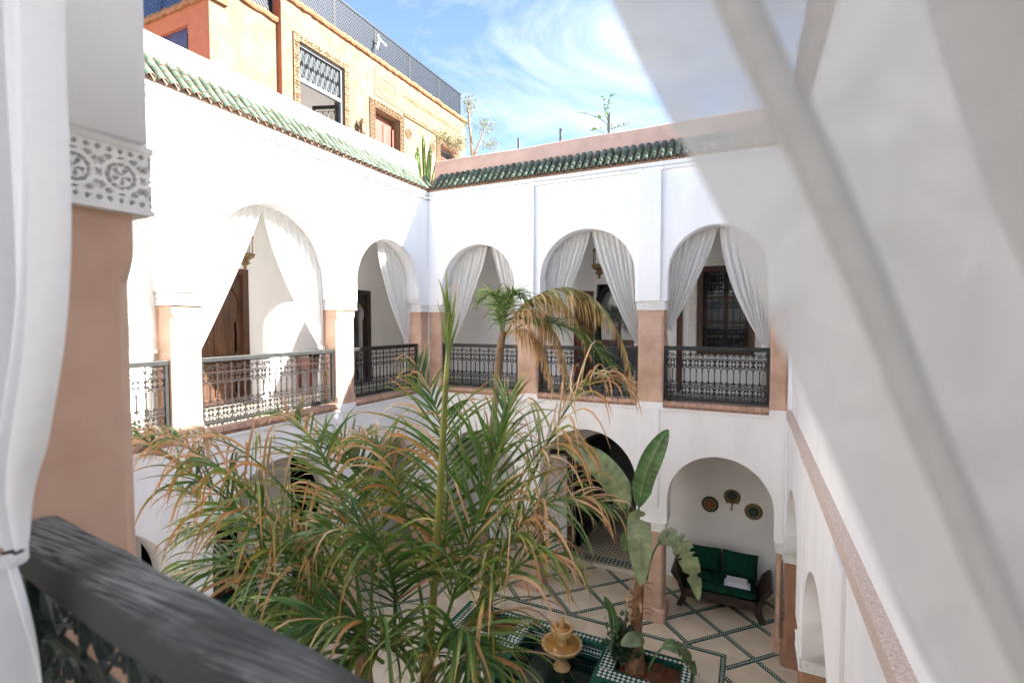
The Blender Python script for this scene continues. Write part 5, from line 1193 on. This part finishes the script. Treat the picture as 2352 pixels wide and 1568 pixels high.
for c, r, n in ((v3(-.72, 1.75), (.30, .26), 260), (v3(-.48, 1.62, .1), (.24, .18), 170), (v3(-.08, 2.55), (.19, .34), 240), (v3(-.16, 2.1), (.15, .16), 70), (v3(.34, 2.02), (.28, .22), 250), (v3(.46, 1.55), (.28, .15), 190), (v3(-.2, 1.55, -.2), (.22, .15), 150)):
    for _ in range(n):
        d = Vector((rn.gauss(0, 1), rn.gauss(0, 1), rn.gauss(0, 1))).normalized() * rn.random() ** .5
        p = c + Vector((d.x * r[0], d.y * r[0], d.z * r[1])); leaf_quad(lf, p, Vector((rn.uniform(-1, 1), rn.uniform(-1, 1), rn.uniform(-.2, 1))), Vector((rn.uniform(-1, 1), rn.uniform(-1, 1), 1)), rn.uniform(.05, .09), .026)
mb.build('trunk', 'olive_bark', ol); lf.build('crown', 'olive_leaf', ol, recalc=False)
# sapling on the shaded roof
sa = empty('sapling', (3.54, 1.0, 8.12), 'thin leafy sapling on the roof behind the pink parapet', 'tree')
mb = MB(); lf = MB(); O = Vector((3.54, 1.0, 8.1)); v3 = lambda x, z, y=0: O + Vector((x * .95, y + x * .3, z)); rn = random.Random(21)
for pts, r, nl in (((v3(.02, 0), v3(0, .5), v3(.08, .8), v3(.02, 1.0)), .014, 0), ((v3(.02, .9), v3(.05, 1.2), v3(-.02, 1.4), v3(.1, 1.6)), .009, 22), ((v3(.03, 1.0), v3(-.15, 1.2), v3(-.3, 1.22), v3(-.55, 1.28)), .008, 16), ((v3(.03, .9), v3(.2, .95), v3(.3, .98), v3(.42, 1.0)), .007, 12), ((v3(.02, 1.1), v3(-.08, 1.35), v3(-.02, 1.5), v3(-.08, 1.58)), .006, 12), ((v3(.0, .8), v3(-.1, .9), v3(-.2, .95), v3(-.3, .9)), .006, 12), ((v3(0, .7), v3(0, .8), v3(.05, .85), v3(.12, 1.0)), .006, 14)):
    mb.tube([bez(pts, i / 8) for i in range(9)], [r * (1 - .6 * i / 8) for i in range(9)], 5)
    for _ in range(nl):
        p = bez(pts, rn.uniform(.25, 1)); leaf_quad(lf, p + Vector((rn.gauss(0, .02),) * 3), Vector((rn.uniform(-1, 1), rn.uniform(-1, 1), rn.uniform(-.3, .9))), Vector((0, 0, 1)), rn.uniform(.05, .085), .045)
mb.build('stem', 'sap_leaf', sa); lf.build('leaves', 'sap_leaf', sa, recalc=False)
for i, (x, h) in enumerate(((1.77, .92), (2.69, .96), (3.67, 1.06))):
    tag(MB().box(x - .022, x + .022, .70, .74, 8.12, 8.12 + h).build('metal_post', 'grey_pole', bevel=.004), ('short grey metal post on the roof nearest the olive tree', 'grey metal post standing alone in the middle of the roof edge', 'grey metal post behind the thin sapling')[i], 'post', 'metal posts on the roof')
# cacti in a pot on the sunlit terrace
ca = empty('cactus', (-1.3, 1.74, 8.12), 'tall green column cactus in a pot before the orange facade', 'cactus')
MB().lathe([(0, 0), (.16, 0), (.22, .32), (.25, .34), (.25, .38), (.2, .38), (0, .36)], (-1.3, 1.74, 8.121), 20).build('pot', 'terracotta', ca)
def rib(name, x, y, z0, z1, r, lean):
    mb = MB(); n = 15; k = 12; vs = []
    for i in range(k + 1):
        t = i / k; rr = r * (1 - .12 * math.cos(6 * t)) * (1 - max(0, (t - .85) / .15) ** 2 * .85)
        for j in range(n * 2):
            a = math.pi * j / n; q = rr * (1 if j % 6 in (0, 1) else .62); vs.append((x + lean[0] * t + q * math.cos(a), y + lean[1] * t + q * math.sin(a), z0 + (z1 - z0) * t))
    m2 = n * 2; mb.add(vs, [(i * m2 + j, i * m2 + (j + 1) % m2, (i + 1) * m2 + (j + 1) % m2, (i + 1) * m2 + j) for i in range(k) for j in range(m2)] + [tuple(k * m2 + j for j in range(m2))]); mb.build(name, 'cactus', ca)
for x, y, z1, r, le in ((-1.3, 1.74, 9.92, .045, (-.02, -.06)), (-1.26, 1.80, 9.72, .045, (.0, .12)), (-1.36, 1.66, 9.62, .04, (-.02, -.14)), (-1.25, 1.84, 9.55, .035, (.02, .36)), (-1.32, 1.62, 9.42, .035, (0, -.26)), (-1.3, 1.76, 9.6, .04, (.1, .02))): rib('column', x, y, 8.45, z1, r, le)

mb = MB(); rn = random.Random(77)     # dry bits dropped on the pool rim, soil and floor
for _ in range(70):
    x, y = rn.uniform(2.0, 6.3), rn.uniform(-2.2, .3)
    inpool = 3.06 < x < 4.24 and y < -1.51; inpl = (4.25 < x < 5.53 or 1.77 < x < 3.05) and -2.19 < y < -1.30
    z = .054 if inpool else (RIM + .006 if inpl and not ((4.50 < x < 5.36 or 2.0 < x < 2.8) and -1.93 < y < -1.42) else (RIM - .045 if inpl else .006))
    if -1.5 < y < -1.3 and 3.05 <= x <= 4.25: z = RIM + .016
    a = rn.uniform(0, 6.28); leaf_quad(mb, Vector((x, y, z)), Vector((math.cos(a), math.sin(a), .02)), Vector((0, 0, 1)), rn.uniform(.03, .09), rn.uniform(.008, .018))
tag(mb.build('fallen_leaves', 'tile_edge', recalc=False), 'scattered dry leaf bits on floor, soil and pool', 'leaves', kind='stuff')

# ---------------------------------------------------------------- orange house above the sunlit wing
XO = -2.2
PO = lambda u, d, z: Vector((XO + d, u, z))                 # u runs along +y here
PO2 = lambda u, d, z: Vector((-2.31 + d, u, z))
PR = lambda u, d, z: Vector((u, -3.12 - d, z))             # side wall in shaded orange-red, facing the near end
hs_ = empty('orange_house', (-4.2, 1.6, 8.12), 'orange plastered house with carved door surrounds on the roof terrace', 'house')
holes = [(-1.343, -.09, 9.0, 10.93), (.91, 1.86, 8.13, 10.48), (3.74, 4.60, 8.13, 10.48)]
mb = MB(); holed(mb, PO, -1.742, 5.2, 8.12, 11.62, 0, -.30, holes); mb.build('facade', 'orange_wall', hs_)
mb = MB(); mb.lbox(PO2, -3.12, -1.743, 0, -.30, 8.12, 11.17); mb.build('set_back_facade', 'orange_wall', hs_)
mb = MB(); holed(mb, PR, -6.5, -2.312, 8.12, 10.84, 0.002, -.30, [(-3.70, -2.90, 8.13, 10.50)]); mb.build('side_wall', 'orange_shade', hs_)
mb = MB(); mb.box(-2.7, XO - .302, -1.748, -1.5, 8.12, 12.6); mb.build('shade_side_pier', 'orange_shade', hs_)  # pier side in the shaded plaster tone
mb = MB(); mb.box(XO - .30, XO - .001, -1.746, -1.741, 8.12, 11.6); mb.build('pier_face', 'orange_shade', hs_)  # thin sheet that paints the shaded side onto the facade edge
mb = MB(); mb.box(-6.5, XO - .302, 4.9, 5.2, 8.12, 11.6); mb.box(-6.5, -2.8, 1.2, 4.9, 8.13, 8.2); mb.build('end_wall', 'orange_shade', hs_)
def coping(P, u0, u1, z, d0, d1, seed):
    rn = random.Random(seed); n = max(6, int(abs(u1 - u0) / .09)); pr = [(d0, 0), (d1 - .02, -.015), (d1, .03), (d1 - .015, .085), (d0, .10)]
    jit = [(rn.uniform(-.012, .012), rn.uniform(-.014, .014)) for _ in range(n + 1)]
    mb = MB(); mb.grid(lambda i, j: P(u0 + (u1 - u0) * i, pr[round(j * 4)][0] + jit[round(i * n)][0] * (0 < j < 1), z + pr[round(j * 4)][1] + jit[round(i * n)][1]), n, 4, smooth=False)
    mb.add([P(e, a, z + b) for e in (u0, u1) for a, b in pr], [tuple(range(5)), tuple(range(9, 4, -1))])
    mb.add([P(e, d0, z + b) for e in (u0, u1) for b in (0, .1)], [(0, 1, 3, 2)])
    mb.build('coping', 'orange_trim', hs_)
coping(PO, -1.742, 5.26, 11.615, -.31, .07, 1); coping(PO2, -3.2, -1.70, 11.10, -.31, .07, 2); coping(PR, -6.5, -2.25, 10.80, -.31, .07, 3)
def surround(mb, u0, u1, z0, z1, wd, dep=.03, res=.016):
    Y = Vector((0, 1, 0)); Z = Vector((0, 0, 1)); Xn = Vector((1, 0, 0))
    relief(mb, PO(u0, dep, z0), Z, -Y, Xn, z1 - z0 + wd, wd, res, .022); relief(mb, PO(u1, dep, z0), Z, Y, Xn, z1 - z0 + wd, wd, res, .022); relief(mb, PO(u0, dep, z1), Y, Z, Xn, u1 - u0, wd, res, .022)
    for a, b, c, d in ((u0 - wd, u0, z0, z1 + wd), (u1, u1 + wd, z0, z1 + wd), (u0, u1, z1, z1 + wd)):
        mb.lbox(PO, a, b, .002, dep - .024, c, d)
        if a < u0: mb.lbox(PO, a - .006, a, .002, dep + .002, c, d)
        if a == u1: mb.lbox(PO, b, b + .006, .002, dep + .002, c, d)
# steel window with transom grille and an open casement
wn = empty('window', PO(-.7, 0, 9.0)); setpar(wn, hs_)
mb = MB(); surround(mb, -1.343, -.09, 9.0, 10.93, .13); mb.build('carved_surround', 'orange_stucco', wn, recalc=False)
for a, b, c, d in ((-1.343, -1.28, 9.0, 10.93), (-.153, -.09, 9.0, 10.93), (-1.28, -.153, 10.87, 10.93), (-1.28, -.153, 10.17, 10.25)): MB().lbox(PO, a, b, -.12, -.04, c, d).build('frame', 'steel_frame', wn)
MB().lbox(PO, -1.28, -.153, -.10, -.09, 10.25, 10.87).build('pane', 'pane_pale', wn)
def scrolls(mb, P, u0, u1, z0, z1, d, nx, nz, r=.006):
    cw, ch = (u1 - u0) / nx, (z1 - z0) / nz
    for i in range(nx + 1): mb.tube([P(u0 + i * cw, d, z0), P(u0 + i * cw, d, z1)], r, 4)
    for j in range(nz + 1): mb.tube([P(u0, d, z0 + j * ch), P(u1, d, z0 + j * ch)], r, 4)
    for i in range(nx):
        for j in range(nz):
            for s in (0, 1):
                c = cscroll((0, 0), ch * .48, cw * .34, cw * .17, 1 if s else -1, 1); mb.tube([P(u0 + (i + .5) * cw + x * .9, d, z0 + (j + .5) * ch + z) for x, z in c], r * .8, 4)
mb = MB(); scrolls(mb, PO, -1.28, -.153, 10.25, 10.87, -.06, 8, 2, .010); mb.build('transom_grille', 'iron', wn)
PX = lambda u, d, z: Vector((XO - .12 - u * .93, -.16 - u * .36 + d, z))
mb = MB(); scrolls(mb, PX, .03, .55, 9.05, 10.0, 0, 4, 3); 
for a, b, c, d in ((0, .03, 9.0, 10.12), (.55, .59, 9.0, 10.12), (.03, .55, 10.05, 10.12), (.03, .55, 9.0, 9.04)): mb.lbox(PX, a, b, -.02, .02, c, d)
mb.build('casement', 'iron', wn)
mb = MB(); mb.box(-4.6, -2.502, -1.7, .4, 8.6, 8.7); mb.box(-4.7, -4.6, -1.7, .4, 8.7, 11.5); mb.box(-4.6, -2.502, -1.75, -1.7, 8.7, 11.5); mb.box(-4.6, -2.502, .4, .45, 8.7, 11.5); mb.box(-4.7, -2.502, -1.75, .45, 11.5, 11.6); mb.build('inner_room', 'white_in', wn)
# carved doors
for (a, b, z1), m_ in (((.91, 1.86, 10.48), 'wood_red'), ((3.74, 4.60, 10.48), 'black')):
    dr = empty('door', PO((a + b) / 2, 0, 8.13)); setpar(dr, hs_)
    mb = MB(); surround(mb, a, b, 8.13, z1, .17); mb.build('carved_surround', 'orange_stucco', dr, recalc=False)
    if m_ == 'wood_red':
        MB().lbox(PO, a + .02, b - .02, -.26, -.20, 8.13, z1 - .06).build('leaf', m_, dr)
        for c in (a + .12, (a + b) / 2 + .06):
            for zz in ((8.4, 9.2), (9.3, z1 - .2)): MB().lbox(PO, c, c + .3, -.2, -.175, *zz).build('panel', m_, dr, bevel=.01)
        MB().lbox(PO, b - .12, b - .02, -.19, -.13, 8.13, z1 - .25).build('post', 'wood_red', dr)
    else:
        MB().lbox(PO, a, b, -.28, -.25, 8.13, z1).build('pane', 'pane', dr)
        for e, f in ((a, a + .05), (b - .05, b)): MB().lbox(PO, e, f, -.24, -.16, 8.13, z1).build('frame', 'steel_frame', dr)
        MB().lbox(PO, a + .05, b - .05, -.24, -.16, z1 - .07, z1).build('frame', 'steel_frame', dr)
        c = (a + b) / 2; pts = [(c - .34 * math.cos(R(q)), z1 - .62 + .40 * math.sin(R(q))) for q in range(0, 181, 12)]
        mb = MB(); mb.prism(pts, PO, -.245, -.225); mb.build('fanlight', 'red_glass', dr)
dr = empty('door', PR(-3.5, 0, 8.13)); setpar(dr, hs_)
MB().lbox(PR, -3.70, -2.90, -.12, -.06, 8.13, 10.50).build('leaf', 'blue_door', dr); MB().lbox(PR, -3.60, -3.0, -.06, -.04, 9.6, 10.4).build('panel', 'blue_door', dr, bevel=.01)
# carved bands, cartouche and rosettes above the doors
Y = Vector((0, 1, 0)); Zv = Vector((0, 0, 1)); Xn = Vector((1, 0, 0))
mb = MB(); mb.lbox(PO, .93, 5.0, .002, .014, 10.78, 11.40); mb.build('plain_panel', 'orange_stucco', hs_)
script = lambda s, v: 1. if (math.sin(9 * s + 2.3 * math.sin(4 * s)) * .32 + .5 - v) ** 2 < .012 or (math.sin(13 * s) > .55 and abs(v - .5) < .3 and math.sin(31 * s) > 0) else 0.
for a, b, z, h, fn in ((2.0, 4.85, 11.12, .13, script), (2.05, 5.0, 10.68, .10, carve)):
    mb = MB(); relief(mb, PO(a, .034, z), Y, Zv, Xn, b - a, h, .016, .016, fn=fn); mb.build('carved_band', 'orange_stucco', hs_, recalc=False)
oval = lambda q: (1.38 + .34 * math.copysign(abs(math.cos(q)) ** .7, math.cos(q)), 11.07 + .20 * math.copysign(abs(math.sin(q)) ** .7, math.sin(q)))
mb = MB(); mb.tube([PO(oval(2 * math.pi * i / 40)[0], .016, oval(2 * math.pi * i / 40)[1]) for i in range(41)], .012, 5); mb.build('cartouche', 'orange_stucco', hs_)
mb = MB(); relief(mb, PO(1.15, .024, 10.98), Y, Zv, Xn, .46, .18, .014, .011, fn=lambda s, v: script(s * 1.6, v)); mb.build('carved_lettering', 'orange_stucco', hs_, recalc=False)
for u, z in ((2.25, 10.28), (3.35, 10.25)):
    mb = MB()
    for k in range(3): mb.tube([PO(u + (.04 + .045 * k) * math.cos(q * .314), .012, z + (.04 + .045 * k) * math.sin(q * .314)) for q in range(21)], .012, 5)
    for k in range(8): mb.tube([PO(u + .04 * math.cos(k * .785), .012, z + .04 * math.sin(k * .785)), PO(u + .13 * math.cos(k * .785), .012, z + .13 * math.sin(k * .785))], .010, 4)
    mb.build('rosette', 'orange_stucco', hs_)
sc_ = empty('wall_lantern', PO(.35, .1, 9.6), 'small dark wall lantern on the orange facade between window and door', 'lantern')
MB().lathe([(0, .0), (.05, .02), (.07, .06), (.075, .26), (.09, .28), (.06, .34), (.03, .38), (.012, .44), (0, .46)], PO(.35, .13, 9.58), 8, smooth=False).build('lamp_body', 'brass', sc_)
MB().lbox(PO, .33, .37, .002, .12, 9.62, 9.66).build('bracket', 'iron', sc_)
# trellis fences on the copings
def trellis(label, P, u0, u1, z0, z1, posts, m, sp=.085):
    o = empty('trellis_fence', P((u0 + u1) / 2, 0, z0), label, 'fence', 'lattice fences on the orange house')
    for u in posts: MB().lbox(P, u - .025, u + .025, -.03, .02, z0, z1 + .01).build('post', m, o)
    for z in (z0 + .02, z1 - .02): MB().lbox(P, u0, u1, .021, .035, z - .02, z + .02).build('rail', m, o)
    for a, b in zip(posts[:-1], posts[1:]):
        mb = MB(); H = z1 - z0 - .05; n = int((b - a + H) / sp) + 1; w = .017
        for fam in (0, 1):
            for i in range(-1, n + 1):
                c = a + i * sp
                x0, y0, x1, y1 = (c - H, 0, c, H) if fam == 0 else (c, 0, c - H, H)
                # clip to the panel
                def cl(t): return (x0 + (x1 - x0) * t, H * t)
                ts = [0, 1]
                if abs(x1 - x0) > 1e-6:
                    ta, tb_ = sorted(((a - x0) / (x1 - x0), (b - x0) / (x1 - x0))); ts = [max(0, ta), min(1, tb_)]
                if ts[1] - ts[0] < .03: continue
                (xa, za), (xb, zb) = cl(ts[0]), cl(ts[1]); dd = Vector((xb - xa, zb - za)).normalized(); px, pz = -dd.y * w, dd.x * w
                e = .004 + .010 * fam
                mb.hexa([P(xa - px, e - .004, z0 + .03 + za - pz), P(xb - px, e - .004, z0 + .03 + zb - pz), P(xb + px, e - .004, z0 + .03 + zb + pz), P(xa + px, e - .004, z0 + .03 + za + pz),
                         P(xa - px, e + .004, z0 + .03 + za - pz), P(xb - px, e + .004, z0 + .03 + zb - pz), P(xb + px, e + .004, z0 + .03 + zb + pz), P(xa + px, e + .004, z0 + .03 + za + pz)])
        mb.build('lattice_panel', m, o)['kind'] = 'stuff'
PT = lambda u, d, z: PO(u, d - .12, z)
trellis('dark lattice fence along the top of the orange facade', PT, -1.742, 5.10, 11.71, 12.50, [-1.70, -.25, 1.10, 2.46, 3.85, 5.07], 'lattice')
PT2 = lambda u, d, z: PO2(u, d - .14, z)
trellis('dark lattice fence above the set-back part of the orange house', PT2, -3.1, -1.76, 11.20, 12.3, [-3.08, -1.78], 'lattice')
PT3 = lambda u, d, z: PR(u, d - .14, z)
trellis('blue lattice fence above the shaded orange-red side wall', PT3, -6.4, -2.6, 10.90, 12.4, [-6.4, -5.1, -3.9, -2.62], 'lattice_blue')
mb = MB(); mb.grid(lambda i, j: PO(1.02 + .05 * i + .03 * math.sin(5 * j), .03 + .01 * math.sin(9 * i), 12.26 - .36 * j), 4, 10); mb.grid(lambda i, j: PO(1.05 + .3 * i, .03, 12.22 - .08 * i - .03 * j), 6, 1)
tag(mb.build('ribbon', 'rag', recalc=False), 'pale ribbon of cloth tied to the dark lattice fence', 'cloth')
